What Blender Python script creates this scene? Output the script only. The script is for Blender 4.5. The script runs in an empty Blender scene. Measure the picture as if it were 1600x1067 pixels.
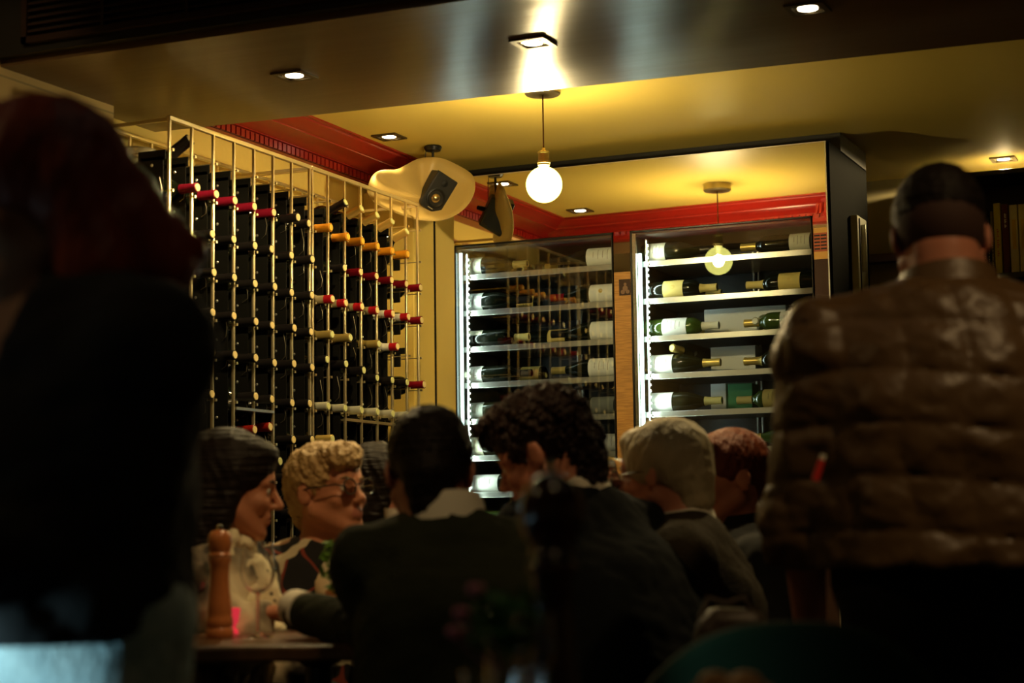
import bpy, bmesh, math, random
import numpy as np
from mathutils import Vector, Matrix
random.seed(7)
SC = bpy.context.scene
COL = SC.collection
H = 0.96                      # eye height of the photographer above the floor
PI = math.pi
# ------------------------------------------------------------------ camera
FPX, YAW, PITCH, ROLL = 2833., .4138, .1049, -.0138
_f = Vector((-math.sin(YAW)*math.cos(PITCH), math.cos(YAW)*math.cos(PITCH), math.sin(PITCH)))
_r0 = Vector((math.cos(YAW), math.sin(YAW), 0)); _u0 = _r0.cross(_f)
_r = math.cos(ROLL)*_r0 + math.sin(ROLL)*_u0; _u = -math.sin(ROLL)*_r0 + math.cos(ROLL)*_u0
CAMP = Vector((0, 0, H))
def ray(x, y): return _f + (x-800)/FPX*_r - (y-533.5)/FPX*_u
def onX(x, y, X): d = ray(x, y); return CAMP + d*(X/d.x)
def onY(x, y, Y): d = ray(x, y); return CAMP + d*(Y/d.y)
def onZ(x, y, z): d = ray(x, y); return CAMP + d*((z-H)/d.z)
def atD(x, y, D): return CAMP + ray(x, y)*D
cam = bpy.data.cameras.new('camera'); camo = bpy.data.objects.new('camera', cam); COL.objects.link(camo)
M = Matrix((( _r.x, _u.x, -_f.x, 0), (_r.y, _u.y, -_f.y, 0), (_r.z, _u.z, -_f.z, H), (0, 0, 0, 1)))
camo.matrix_world = M
cam.sensor_width = 36; cam.lens = FPX/1600*36; cam.clip_end = 60; cam.clip_start = .05
cam.dof.use_dof = True; cam.dof.focus_distance = 6.6; cam.dof.aperture_fstop = 3.0
SC.camera = camo
SC.view_settings.view_transform = 'Standard'; SC.view_settings.look = 'None'
SC.view_settings.gamma = 1; SC.view_settings.exposure = .5; SC.view_settings.use_curve_mapping = False
w = bpy.data.worlds.new('world'); SC.world = w; w.use_nodes = True
w.node_tree.nodes['Background'].inputs[0].default_value = (.25, .6, .45, 1)
w.node_tree.nodes['Background'].inputs[1].default_value = .0012

# ------------------------------------------------------------------ materials
MATS = {}
def mat(name, col=(.5, .5, .5), rough=.6, metal=0., emis=None, estr=0., spec=.5, bump=None, coat=0., trans=0., ior=1.45, sheen=0., aniso=0.):
    if name in MATS: return MATS[name]
    m = bpy.data.materials.new(name); m.use_nodes = True; nt = m.node_tree
    b = nt.nodes['Principled BSDF']
    b.inputs['Base Color'].default_value = (*col, 1); b.inputs['Roughness'].default_value = rough
    b.inputs['Metallic'].default_value = metal; b.inputs['Specular IOR Level'].default_value = spec
    b.inputs['Coat Weight'].default_value = coat; b.inputs['Transmission Weight'].default_value = trans
    b.inputs['IOR'].default_value = ior; b.inputs['Sheen Weight'].default_value = sheen
    b.inputs['Anisotropic'].default_value = aniso
    if emis: b.inputs['Emission Color'].default_value = (*emis, 1); b.inputs['Emission Strength'].default_value = estr
    if bump:
        sc, st, kind = bump
        tc = nt.nodes.new('ShaderNodeTexCoord'); mp = nt.nodes.new('ShaderNodeMapping')
        nt.links.new(tc.outputs['Object'], mp.inputs[0])
        if isinstance(sc, tuple): mp.inputs['Scale'].default_value = sc; s = 1.
        else: s = sc
        n = nt.nodes.new('ShaderNodeTexNoise' if kind == 'noise' else 'ShaderNodeTexVoronoi'); n.inputs['Scale'].default_value = s
        if kind == 'noise': n.inputs['Detail'].default_value = 4
        nt.links.new(mp.outputs[0], n.inputs['Vector'])
        bp = nt.nodes.new('ShaderNodeBump'); bp.inputs['Strength'].default_value = st; bp.inputs['Distance'].default_value = .02
        nt.links.new(n.outputs[0], bp.inputs['Height']); nt.links.new(bp.outputs[0], b.inputs['Normal'])
    MATS[name] = m; return m
def colornoise(m, c1, c2, scale, lo=.4, hi=.6, kind='noise', coord='Object', detail=3, sc3=(1, 1, 1)):
    nt = m.node_tree; b = nt.nodes['Principled BSDF']
    tc = nt.nodes.new('ShaderNodeTexCoord'); mp = nt.nodes.new('ShaderNodeMapping'); mp.inputs['Scale'].default_value = sc3
    nt.links.new(tc.outputs[coord], mp.inputs[0])
    if kind == 'noise': n = nt.nodes.new('ShaderNodeTexNoise'); n.inputs['Detail'].default_value = detail
    elif kind == 'voronoi': n = nt.nodes.new('ShaderNodeTexVoronoi')
    else: n = nt.nodes.new('ShaderNodeTexWave'); n.inputs['Distortion'].default_value = 3; n.inputs['Detail'].default_value = 2
    n.inputs['Scale'].default_value = scale
    nt.links.new(mp.outputs[0], n.inputs['Vector'])
    r = nt.nodes.new('ShaderNodeValToRGB'); r.color_ramp.elements[0].position = lo; r.color_ramp.elements[1].position = hi
    r.color_ramp.elements[0].color = (*c1, 1); r.color_ramp.elements[1].color = (*c2, 1)
    nt.links.new(n.outputs[0], r.inputs[0]); nt.links.new(r.outputs[0], b.inputs['Base Color']); return m
def glassmat(name, tint=(1, 1, 1), ior=1.5, rough=.0):
    """thin pane: fresnel mix of clear transmission and a mirror reflection"""
    if name in MATS: return MATS[name]
    m = bpy.data.materials.new(name); m.use_nodes = True; nt = m.node_tree; nt.nodes.clear()
    o = nt.nodes.new('ShaderNodeOutputMaterial'); mx = nt.nodes.new('ShaderNodeMixShader')
    t = nt.nodes.new('ShaderNodeBsdfTransparent'); t.inputs[0].default_value = (*tint, 1)
    g = nt.nodes.new('ShaderNodeBsdfGlossy'); g.inputs['Roughness'].default_value = rough
    f = nt.nodes.new('ShaderNodeFresnel'); f.inputs['IOR'].default_value = ior
    nt.links.new(f.outputs[0], mx.inputs[0]); nt.links.new(t.outputs[0], mx.inputs[1]); nt.links.new(g.outputs[0], mx.inputs[2])
    nt.links.new(mx.outputs[0], o.inputs[0]); MATS[name] = m; return m
def mixlamp(name, col, estr, clear):
    """thin lamp glass that glows a little and lets the filament show"""
    m = bpy.data.materials.new(name); m.use_nodes = True; nt = m.node_tree; nt.nodes.clear()
    o = nt.nodes.new('ShaderNodeOutputMaterial'); mx = nt.nodes.new('ShaderNodeMixShader'); mx.inputs[0].default_value = clear
    e = nt.nodes.new('ShaderNodeEmission'); e.inputs[0].default_value = (*col, 1); e.inputs[1].default_value = estr
    t = nt.nodes.new('ShaderNodeBsdfTransparent')
    nt.links.new(e.outputs[0], mx.inputs[1]); nt.links.new(t.outputs[0], mx.inputs[2]); nt.links.new(mx.outputs[0], o.inputs[0])
    return m

WARM = (1., .70, .22)
m_ceil = mat('cream_satin_ceiling', (.72, .55, .12), .42, spec=.5)
m_beam = mat('brown_lacquered_beam', (.13, .075, .028), .3, spec=.9, bump=((1.2, 9, 3), .10, 'noise'), aniso=.6)
m_dark = mat('near_black_paint', (.012, .012, .009), .6)
m_wall = mat('yellow_cream_wall', (.84, .64, .16), .75, bump=(30, .05, 'noise'))
m_tile = mat('pale_brick_wall', (.70, .52, .22), .7)
def brick(m):
    nt = m.node_tree; b = nt.nodes['Principled BSDF']; tc = nt.nodes.new('ShaderNodeTexCoord'); mp = nt.nodes.new('ShaderNodeMapping')
    mp.inputs['Rotation'].default_value = (PI/2, 0, PI/2)
    n = nt.nodes.new('ShaderNodeTexBrick'); n.inputs['Scale'].default_value = 6
    n.inputs['Color1'].default_value = (.68, .5, .2, 1); n.inputs['Color2'].default_value = (.6, .43, .16, 1); n.inputs['Mortar'].default_value = (.4, .3, .12, 1)
    nt.links.new(tc.outputs['Object'], mp.inputs[0]); nt.links.new(mp.outputs[0], n.inputs['Vector']); nt.links.new(n.outputs[0], b.inputs['Base Color'])
    bp = nt.nodes.new('ShaderNodeBump'); bp.inputs['Strength'].default_value = .4; nt.links.new(n.outputs[1], bp.inputs['Height']); bp.invert = True
    nt.links.new(bp.outputs[0], b.inputs['Normal'])
brick(m_tile)
m_beige = mat('grey_beige_wall', (.42, .36, .2), .8)
m_red = mat('glossy_red_plaster', (.30, .012, .007), .3, spec=.7)
m_redline = mat('dark_groove', (.05, .004, .004), .7)
m_floor = mat('dark_floorboards', (.05, .03, .018), .5)
colornoise(m_floor, (.03, .018, .01), (.08, .05, .025), 3, kind='wave', sc3=(1, 6, 1))
m_mirror = mat('mirror_glass', (.93, .93, .90), .012, 1.0)
m_chrome = mat('polished_chrome', (.78, .74, .62), .22, 1.0)
m_pole = mat('brass_rod', (.86, .72, .42), .3, .85)
m_steel = mat('brushed_steel', (.75, .74, .68), .3, .9)
m_black = mat('black_metal', (.010, .010, .010), .35)
m_blackm = mat('black_leather', (.005, .005, .004), .6, spec=.25)
m_wood = mat('honey_oak_veneer', (.42, .22, .05), .5)
colornoise(m_wood, (.50, .26, .06), (.36, .18, .04), 30, kind='noise', sc3=(.6, 1, 9))
m_glassd = mat('dark_bottle_glass', (.006, .008, .004), .08, spec=.7)
m_glassg = mat('green_bottle_glass', (.045, .08, .012), .06, spec=.7)
m_glassa = mat('olive_bottle_glass', (.016, .016, .005), .08, spec=.7)
m_label = mat('cream_paper_label', (.86, .82, .62), .7)
m_labely = mat('yellow_paper_label', (.85, .66, .20), .7)
m_labelw = mat('white_paper_label', (.90, .90, .84), .7)
m_labelg = mat('grey_paper_label', (.35, .36, .30), .6)
m_ink = mat('brown_ink', (.18, .10, .04), .7)
m_gold = mat('gold_foil', (.80, .58, .16), .35, .5)
m_burg = mat('burgundy_foil', (.28, .008, .03), .3, .2)
m_bred = mat('dark_red_foil', (.22, .006, .015), .25, .2)
m_rred = mat('red_foil', (.50, .012, .02), .3, .2)
m_orange = mat('orange_foil', (.95, .38, .02), .4)
m_blackf = mat('black_foil', (.012, .010, .010), .3)
m_olive = mat('olive_foil', (.30, .22, .06), .4)
m_beigef = mat('beige_foil', (.40, .33, .17), .5)
m_whitef = mat('white_foil', (.80, .78, .66), .45)
m_greyf = mat('grey_foil', (.46, .46, .36), .45)
m_cork = mat('cork_face', (.95, .76, .34), .6)
m_corko = mat('orange_cap_top', (1., .55, .05), .5)
m_corkg = mat('pale_green_cap_top', (.78, .80, .36), .5)
m_led = mat('led_strip_light', (.9, 1, 1), .5, emis=(.72, 1.0, .95), estr=6)
m_white = mat('white_reflection', (.85, .87, .85), .7)  # white of the reflections built as boxes in the right fridge

# ------------------------------------------------------------------ mesh helpers
class MB:
    def __init__(s): s.v = []; s.f = []; s.mi = []
    def add(s, vs, fs, mi=0):
        n = len(s.v); s.v += [tuple(v) for v in vs]; s.f += [tuple(i+n for i in f) for f in fs]; s.mi += [mi]*len(fs); return s
    def box(s, a, b, mi=0, R=None, c=None):
        (x0, y0, z0), (x1, y1, z1) = a, b
        vs = [Vector(p) for p in ((x0, y0, z0), (x1, y0, z0), (x1, y1, z0), (x0, y1, z0), (x0, y0, z1), (x1, y0, z1), (x1, y1, z1), (x0, y1, z1))]
        if R is not None:
            c = Vector(c) if c is not None else Vector((0, 0, 0)); vs = [c + R @ v for v in vs]
        return s.add(vs, [(0, 3, 2, 1), (4, 5, 6, 7), (0, 1, 5, 4), (1, 2, 6, 5), (2, 3, 7, 6), (3, 0, 4, 7)], mi)
    def tube(s, pts, r, n=10, mi=0, caps=True):
        pts = [Vector(p) for p in pts]; rr = r if isinstance(r, (list, tuple)) else [r]*len(pts)
        t = (pts[1]-pts[0]).normalized(); a = t.orthogonal().normalized(); rings = []
        for i, p in enumerate(pts):
            if i: 
                t2 = (pts[min(i+1, len(pts)-1)]-pts[i-1]).normalized(); a = (a - t2*a.dot(t2)).normalized(); t = t2
            b = t.cross(a); rings.append([p + (a*math.cos(2*PI*k/n) + b*math.sin(2*PI*k/n))*rr[i] for k in range(n)])
        vs = [v for R_ in rings for v in R_]; fs = []
        for i in range(len(pts)-1):
            for k in range(n): fs.append((i*n+k, i*n+(k+1) % n, (i+1)*n+(k+1) % n, (i+1)*n+k))
        if caps: fs.append(tuple(range(n-1, -1, -1))); fs.append(tuple((len(pts)-1)*n+k for k in range(n)))
        return s.add(vs, fs, mi)
    def lathe(s, prof, n=24, mi=0, R=None, c=(0, 0, 0), a0=0, a1=2*PI):
        full = abs(a1-a0-2*PI) < 1e-6; m = n if full else n+1; vs = []; fs = []
        for r, z in prof:
            for k in range(m):
                a = a0+(a1-a0)*k/n; v = Vector((r*math.cos(a), r*math.sin(a), z)); vs.append(Vector(c)+(R @ v if R is not None else v))
        for i in range(len(prof)-1):
            for k in range(n):
                k2 = (k+1) % m; fs.append((i*m+k, i*m+k2, (i+1)*m+k2, (i+1)*m+k))
        return s.add(vs, fs, mi)
    def prism(s, poly, ext, mi=0):
        """poly: 3D points, extruded by vector ext"""
        n = len(poly); e = Vector(ext); vs = [Vector(p) for p in poly] + [Vector(p)+e for p in poly]
        fs = [tuple(range(n-1, -1, -1)), tuple(range(n, 2*n))] + [(k, (k+1) % n, n+(k+1) % n, n+k) for k in range(n)]
        return s.add(vs, fs, mi)
    def mesh(s, name, mats, smooth=True):
        me = bpy.data.meshes.new(name); me.from_pydata([tuple(v) for v in s.v], [], s.f)
        for m in (mats if isinstance(mats, (list, tuple)) else [mats]): me.materials.append(m)
        me.polygons.foreach_set('material_index', s.mi); me.validate()
        bm = bmesh.new(); bm.from_mesh(me); bmesh.ops.recalc_face_normals(bm, faces=bm.faces[:])
        bm.to_mesh(me); bm.free()
        if smooth:
            me.shade_smooth()
            try: me.set_sharp_from_angle(angle=math.radians(38))
            except Exception: pass
        return me
    def build(s, name, mats, parent=None, bevel=0., smooth=True, loc=None):
        if loc is not None:
            L = Vector(loc); s.v = [tuple(Vector(v)-L) for v in s.v]
        o = bpy.data.objects.new(name, s.mesh(name, mats, smooth)); COL.objects.link(o)
        if parent is not None: o.parent = parent
        if loc is not None: o.location = loc
        if bevel:
            b = o.modifiers.new('bevel', 'BEVEL'); b.width = bevel; b.segments = 2; b.limit_method = 'ANGLE'
        return o
def tag(o, label=None, cat=None, group=None, kind=None):
    if label: o['label'] = label
    if cat: o['category'] = cat
    if group: o['group'] = group
    if kind: o['kind'] = kind
    return o
def empty(name, loc=(0, 0, 0), label=None, cat=None, group=None, rot=None):
    o = bpy.data.objects.new(name, None); COL.objects.link(o); o.location = loc; o.empty_display_size = .05
    if rot is not None: o.rotation_euler = rot
    return tag(o, label, cat, group)
def struct(o): o['kind'] = 'structure'; return o
def lampobj(name, kind, loc, energy, col, parent=None, size=.03, spot=None, rot=None, blend=.6):
    l = bpy.data.lights.new(name, kind); l.energy = energy; l.color = col
    if kind in ('POINT', 'SPOT'): l.shadow_soft_size = size
    if kind == 'SPOT': l.spot_size = spot; l.spot_blend = blend
    if kind == 'AREA': l.shape = 'RECTANGLE'; l.size, l.size_y = size
    o = bpy.data.objects.new(name, l); COL.objects.link(o); o.location = loc
    if rot is not None: o.rotation_euler = rot
    if parent is not None: o.parent = parent
    return o
ORD = ['first', 'second', 'third', 'fourth', 'fifth', 'sixth', 'seventh', 'eighth', 'ninth', 'tenth', 'eleventh', 'twelfth', 'thirteenth']

# ------------------------------------------------------------------ key dimensions (metres, floor at z = 0)
ZC = 1.53+H                  # raised ceiling
ZB = 1.356+H                 # underside of the beam
YM = 6.661                   # mirrored front of the wine housing
XR = -3.129                  # front rods of the wall rack
XWALL = -3.50
YBF, YBB = 4.10, 5.03        # beam front / back edges
PITCHZ, PITCHY, Y0 = .1248, .1205, 4.551
ZR0 = 1.0694+H
XBOX = -1.620                # right edge of housing

# ------------------------------------------------------------------ room shell
struct(MB().box((-5, -3.2, -.1), (4.2, 8.4, 0)).build('floor', m_floor))
struct(MB().box((-3.62, YBB-.1, ZC), (4.2, 8.2, ZC+.1)).build('ceiling', m_ceil))
# lacquered dropped beam, its back edge very slightly out of square as in the room
bx0, bx1 = -3.62, 4.2
yb = lambda x: 5.03+.045*(x+3.0)
struct(MB().prism([(bx0, YBF, ZB), (bx1, YBF, ZB), (bx1, yb(.5), ZB), (.5, yb(.5), ZB), (bx0, yb(bx0), ZB)], (0, 0, .75)).build('trim_1', m_beam, smooth=False))
struct(MB().box((-4.2, -3.2, 3.0), (4.2, 4.3, 3.1)).build('ceiling_front', m_dark))
tagb = struct(MB().box((-3.62, YBF-.03, ZB+.02), (4.2, YBF-.001, ZB+.72)).build('trim_2', m_dark))
# walls
struct(MB().box((-3.62, 4.64, 0), (XWALL, 8.2, ZC)).build('wall_left', m_wall))
struct(MB().box((-4.2, -3.2, 0), (-3.40, 4.64, 3.0)).build('wall_left_near', m_tile))
struct(MB().box((-1.9, 7.92, 0), (4.2, 8.05, ZC)).build('wall_back', m_beige))
struct(MB().box((-3.62, 7.30, 0), (-1.9, 8.05, ZC)).build('wall_back_left', m_beige))
struct(MB().box((4.1, -3.2, 0), (4.25, 8.2, 3.0)).build('wall_right', m_beige))
struct(MB().box((-4.2, -3.3, 0), (4.25, -3.2, 3.0)).build('wall_behind', m_beige))
struct(MB().box((-3.50, 6.47, 0), (-3.268, 6.655, ZC-.135)).build('trim_3', m_wall, bevel=.006))

# red plaster cornice: section (out from wall, down from ceiling)
sec = [(a_, b_*.62) for a_, b_ in [(0, 0), (.215, 0), (.215, -.010), (.200, -.014), (.198, -.024), (.178, -.040), (.160, -.062), (.150, -.066), (.148, -.074),
       (.112, -.082), (.085, -.096), (.072, -.112), (.066, -.114), (.066, -.120), (.052, -.122), (.052, -.178), (.040, -.182), (.030, -.188), (0, -.192)]]
cn = empty('cornice', (XWALL, 6, ZC), 'glossy red moulded plaster cornice with dentil band along the ceiling', 'cornice')
def loc0(o, c): return o
mb = MB()
def cor(mb, p0, p1, out, m=0):
    p0 = Vector(p0); p1 = Vector(p1); out = Vector(out); c = Vector((XWALL, 6, ZC))
    A = [p0+out*u+Vector((0, 0, v))-c for u, v in sec]; B = [p1+out*u+Vector((0, 0, v))-c for u, v in sec]
    n = len(sec); mb.add(A+B, [(i, i+1, n+i+1, n+i) for i in range(n-1)] + [tuple(range(n)), tuple(range(2*n-1, n-1, -1))], m)
cor(mb, (XWALL, yb(-3.5)+.005, ZC), (XWALL, YM-.004, ZC), (1, 0, 0))
mb.build('moulding', m_red, cn)
def dent(n0, y0, y1, pos, out, along):
    mb = MB(); c = Vector((XWALL, 6, ZC)); n = int((y1-y0)/.0315)
    for k in range(n):
        t = y0+(k+.5)*(y1-y0)/n; p = Vector(pos)+Vector(along)*t - c
        o_ = Vector(out); a = Vector(along)
        hw = .0115
        P = [p+o_*.050+a*(-hw)+Vector((0, 0, -.126*.62)), p+o_*.050+a*hw+Vector((0, 0, -.126*.62)), p+o_*.050+a*hw+Vector((0, 0, -.172*.62)), p+o_*.050+a*(-hw)+Vector((0, 0, -.172*.62))]
        mb.prism(P, o_*.012)
    mb.build('dentils', m_red, cn)
    mb = MB()
    p = Vector(pos)-c; a = Vector(along); o_ = Vector(out)
    P = [p+a*y0+o_*.0525+Vector((0, 0, -.123*.62)), p+a*y1+o_*.0525+Vector((0, 0, -.123*.62)), p+a*y1+o_*.0525+Vector((0, 0, -.176*.62)), p+a*y0+o_*.0525+Vector((0, 0, -.176*.62))]
    mb.prism(P, o_*.001); mb.build('dentil_ground', m_redline, cn)
dent(0, 5.06, 6.655, (XWALL, 0, ZC), (1, 0, 0), (0, 1, 0))
# the same cornice on the back face of the beam (seen in the mirror)
cb = empty('cornice', (-2.8, 5.1, ZC), 'red plaster cornice on the back of the beam, seen only in the mirror', 'cornice')
mb = MB(); c = Vector((-2.8, 5.1, ZC))
A = []; B = []
for u, v in sec:
    k = v
    A.append(Vector((XWALL+u, yb(-3.4)+u*.8, ZC+k))-c); B.append(Vector((-1.97, yb(-1.97)+u*.8, ZC+k))-c)
n = len(sec); mb.add(A+B, [(i, i+1, n+i+1, n+i) for i in range(n-1)]+[tuple(range(n)), tuple(range(2*n-1, n-1, -1))])
mb.build('moulding', m_red, cb)
mb = MB()
for k in range(44):
    x = -3.42+k*.0325; mb.box((x, yb(x)+.035, ZC-.092), (x+.022, yb(x)+.052, ZC-.064))
for v in mb.v: pass
mb.v = [tuple(Vector(v)-c) for v in mb.v]; mb.build('dentils', m_red, cb)
mb = MB()
mb.lathe([(.0, -.12), (.02, -.12), (.035, -.09), (.05, -.05), (.08, -.03), (.09, 0), (0, 0)], 20, c=Vector((-1.97, 5.14, ZC))-c)
for k in range(5):
    a = PI*.3+k*.35; mb.tube([Vector((-1.97, 5.14, ZC-.02))-c, Vector((-1.97+.07*math.cos(a), 5.14+.07*math.sin(a), ZC-.05))-c, Vector((-1.97+.08*math.cos(a), 5.14+.08*math.sin(a), ZC-.09))-c], [.015, .014, .006], 8)
mb.build('corner_ornament', m_red, cb)

# air grille on the dark face above the beam
g0 = onY(52, 78, YBF-.035); g1 = onY(900, -60, YBF-.035)
gr = empty('air_grille', (-2.9, YBF-.035, ZB+.10), 'long black slatted air grille high on the dark face above the beam', 'vent')
mb = MB(); gx0, gx1, gz0, gz1 = -3.29, -1.9, 1.40+H, 1.62+H
mb.box((gx0, YBF-.05, gz0), (gx1, YBF-.031, gz0+.018)); mb.box((gx0, YBF-.05, gz1-.018), (gx1, YBF-.031, gz1))
mb.box((gx0, YBF-.05, gz0), (gx0+.018, YBF-.031, gz1)); mb.box((gx1-.018, YBF-.05, gz0), (gx1, YBF-.031, gz1))
for k in range(1, 5): x = gx0+(gx1-gx0)*k/5; mb.box((x-.005, YBF-.048, gz0), (x+.005, YBF-.031, gz1))
mb.build('frame', mat('black_brown_grille', (.03, .014, .01), .45), gr); gr.children[0].location = -Vector(gr.location)
mb = MB()
for k in range(9):
    z = gz0+.03+k*.02; mb.box((gx0+.02, YBF-.046, z), (gx1-.02, YBF-.034, z+.006))
o = mb.build('slats', mat('black_brown_grille'), gr); o.location = -Vector(gr.location)

# ------------------------------------------------------------------ downlights
m_trim = mat('dark_bronze_trim', (.10, .07, .03), .35, .6)
m_bulbface = mat('downlight_lamp', (1, .9, .7), .5, emis=(1, .88, .62), estr=9)
m_refl = mat('downlight_reflector', (.8, .75, .6), .2, .9)
def downlight(p, label, rz=0, e=14, spot=1.6, aim=(0, 0), blend=.6):
    t = empty('downlight', p, label, 'downlight', 'recessed square downlights', rot=(0, 0, rz))
    mb = MB(); s_, i_ = .052, .036
    for a, b in (((-s_, -s_, -.006), (s_, -i_, .0)), ((-s_, i_, -.006), (s_, s_, .0)), ((-s_, -i_, -.006), (-i_, i_, 0)), ((i_, -i_, -.006), (s_, i_, 0))): mb.box(a, b)
    mb.build('trim_plate', m_trim, t)
    MB().lathe([(.040, -.0015), (.034, -.004), (.030, -.003)], 24).build('reflector', m_refl, t)
    MB().lathe([(0, -.0035), (.026, -.0035), (.026, -.001)], 24).build('lamp', m_bulbface, t)
    lampobj('spot', 'SPOT', (0, 0, -.03), e, (1, .74, .34), t, .025, spot, (aim[0], aim[1], 0), blend)
    return t
def bl(x, y): return onZ(x, y, ZB)
downlight(bl(460, 117), 'square downlight in the beam above the wine rack, leftmost lit in the beam', .0, 22, 2.85, (0, 0), .3)
downlight(bl(833, 66), 'square downlight in the beam just above the hanging bulb', .0, 30)
downlight(bl(1262, 12), 'square downlight in the beam at the top right of the photo', .0, 24)
downlight(onZ(608, 213, ZC), 'square downlight in the cream ceiling beside the red cornice', .0, 7)
downlight((-3.14, 5.34, ZC), 'square downlight in the cream ceiling seen mirrored above the left wine fridge', .0, 7)
downlight(onZ(1568, 248, ZC), 'square downlight in the dim ceiling before the bookshelf', .0, 38, 3.08, (0, 0), .08)

# ------------------------------------------------------------------ pendant lamp
pc = onZ(848, 149, 1.497+H)
pd = empty('pendant_lamp', (pc.x, pc.y, ZC), 'bare round globe bulb pendant on a thin cord from the cream ceiling', 'pendant lamp')
MB().lathe([(0, 0), (.062, 0), (.062, -.027), (.058, -.032), (0, -.032)], 36).build('canopy', mat('bronze_canopy', (.42, .34, .2), .35, .8), pd)
zb_ = onX(849, 288, pc.x).z-ZC
MB().tube([(0, 0, -.03), (0, 0, zb_+.125)], .0028, 8).build('cord', mat('brown_cord', (.12, .05, .02), .6), pd)
MB().lathe([(0, .128), (.006, .128), (.008, .118), (.018, .116), (.021, .113), (.021, .110), (.019, .108), (.019, .082), (.023, .080), (.023, .074), (.0205, .073), (.0205, .067), (.014, .065)], 28, c=(0, 0, zb_)).build('socket', mat('aged_brass_socket', (.50, .38, .18), .35, .7), pd)
rb = .0625; prof = [(.0155, .070)]
for k in range(0, 25):
    a = .30+(PI-.30)*k/24; prof.append((max(rb*math.sin(a), 1e-4), rb*math.cos(a)))
MB().lathe(prof, 40, c=(0, 0, zb_)).build('globe', mixlamp('glowing_globe_glass', (1., .93, .22), 4.0, .35), pd)
MB().lathe([(1e-4, .030)] + [(.026*math.sin(a*PI/10), .026*math.cos(a*PI/10)*1.05) for a in range(1, 10)] + [(1e-4, -.028)], 20, c=(0, 0, zb_)).build('filament', mat('filament_glow', (1, .9, .6), .5, emis=(1, .76, .37), estr=1700), pd)
MB().tube([(0, 0, zb_+.068), (0, 0, zb_+.028)], [.012, .006], 10).build('stem', mat('lamp_stem', (1, .9, .6), .5, emis=(1, .9, .5), estr=3), pd)

# ------------------------------------------------------------------ bottles
BODY = {
 'bordeaux': [(0, .006), (.020, .004), (.034, 0), (.0372, .004), (.0375, .19), (.036, .203), (.031, .214), (.022, .224), (.0155, .234), (.0142, .245), (.0140, .288), (.0152, .290), (.0152, .2965), (.0140, .298), (0, .298)],
 'burgundy': [(0, .006), (.022, .004), (.037, 0), (.0400, .004), (.0405, .14), (.0385, .160), (.033, .182), (.026, .202), (.0195, .220), (.0155, .238), (.0142, .252), (.0140, .288), (.0152, .290), (.0152, .2965), (.0140, .298), (0, .298)],
}
def pr(profile, r0, z):            # radius of the body at height z
    for (ra, za), (rb_, zb2) in zip(profile, profile[1:]):
        if za <= z <= zb2 and zb2 > za: return ra+(rb_-ra)*(z-za)/(zb2-za)
    return .014
_bm = {}
def bmesh_of(key, fn):
    if key not in _bm: _bm[key] = fn()
    return _bm[key]
def bottle(loc, axis, label, group, shape='bordeaux', glass=None, cap=(None,), top=None, lab=None, roll=0., caplen=.062, scale=1.0, extra=None, capr=.0152):
    """one bottle: glass body (root), foil capsule, cap face, paper label"""
    glass = glass or m_glassd; prof = BODY[shape]
    me = bmesh_of(('b', shape, glass.name), lambda: MB().lathe(prof, 26).mesh('wine_bottle', glass))
    o = bpy.data.objects.new('wine_bottle', me); COL.objects.link(o)
    q = Vector((0, 0, 1)).rotation_difference(Vector(axis).normalized()).to_matrix() @ Matrix.Rotation(roll, 3, 'Z')
    o.matrix_world = Matrix.Translation(Vector(loc)) @ q.to_4x4() @ Matrix.Diagonal((scale, scale, scale, 1))
    tag(o, label, 'wine bottle', group)
    def child(nm, me, lb=None):
        c = bpy.data.objects.new(nm, me); COL.objects.link(c); c.parent = o
        if lb: c['label'] = lb
    z1 = .3005; z0 = z1-caplen
    if cap[0] is not None:
        def mk():
            mb = MB(); zs = [z0+(z1-z0)*k/6 for k in range(7)]
            P = [(max(pr(prof, 0, z), .0141)+.0009, z) for z in zs if z < .284] + [(capr+.0002, .287), (capr+.0006, z1-.001), (capr-.0008, z1)]
            if len(cap) == 1: mb.lathe(P, 20)
            else:
                zt = z1-.030; A = [p for p in P if p[1] < zt]; Bp = [p for p in P if p[1] >= zt]
                r_ = A[-1][0] if A else capr
                mb.lathe(A+[(r_, zt)], 20, 0); mb.lathe([(r_+.0007, zt)]+Bp, 20, 1)
            return mb.mesh('capsule', list(cap))
        child('capsule', bmesh_of(('c', shape, caplen, capr, tuple(m.name for m in cap)), mk))
    if top is not None:
        child('cap_face', bmesh_of(('t', top.name), lambda: MB().lathe([(0, .3022), (.0115, .3022), (.0125, .3005), (.0125, .2995)], 20).mesh('cap_face', top)))
    if lab is not None:
        lm, a, b, arc, printed = lab
        def mkl():
            mb = MB(); zs = [a+(b-a)*k/4 for k in range(5)]
            mb.lathe([(pr(prof, 0, z)+.0006, z) for z in zs], 30, 0, a0=-arc/2, a1=arc/2)
            if printed == 1:       # lines of small print
                for k in range(4):
                    zz = a+(b-a)*(.22+.17*k); hw = (.55, .4, .5, .3)[k]
                    mb.lathe([(pr(prof, 0, zz)+.0009, zz), (pr(prof, 0, zz)+.0009, zz+.0016)], 12, 1, a0=-hw, a1=hw)
            elif printed:          # round emblem
                zc_ = a+(b-a)*.5; r_ = pr(prof, 0, zc_)+.001; vs = []
                for k in range(20):
                    t = 2*PI*k/20; zz = zc_+.022*math.sin(t)*printed*.5; aa = .022*math.cos(t)*printed*.5/r_
                    vs.append((r_*math.cos(aa), r_*math.sin(aa), zz))
                mb.add(vs, [tuple(range(20))], 1)
            return mb.mesh('label', [lm, m_ink if printed == 1 else m_gold])
        child('paper_label', bmesh_of(('l', shape, lm.name, a, b, arc, printed), mkl))
    if extra: extra(child)
    return o

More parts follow.
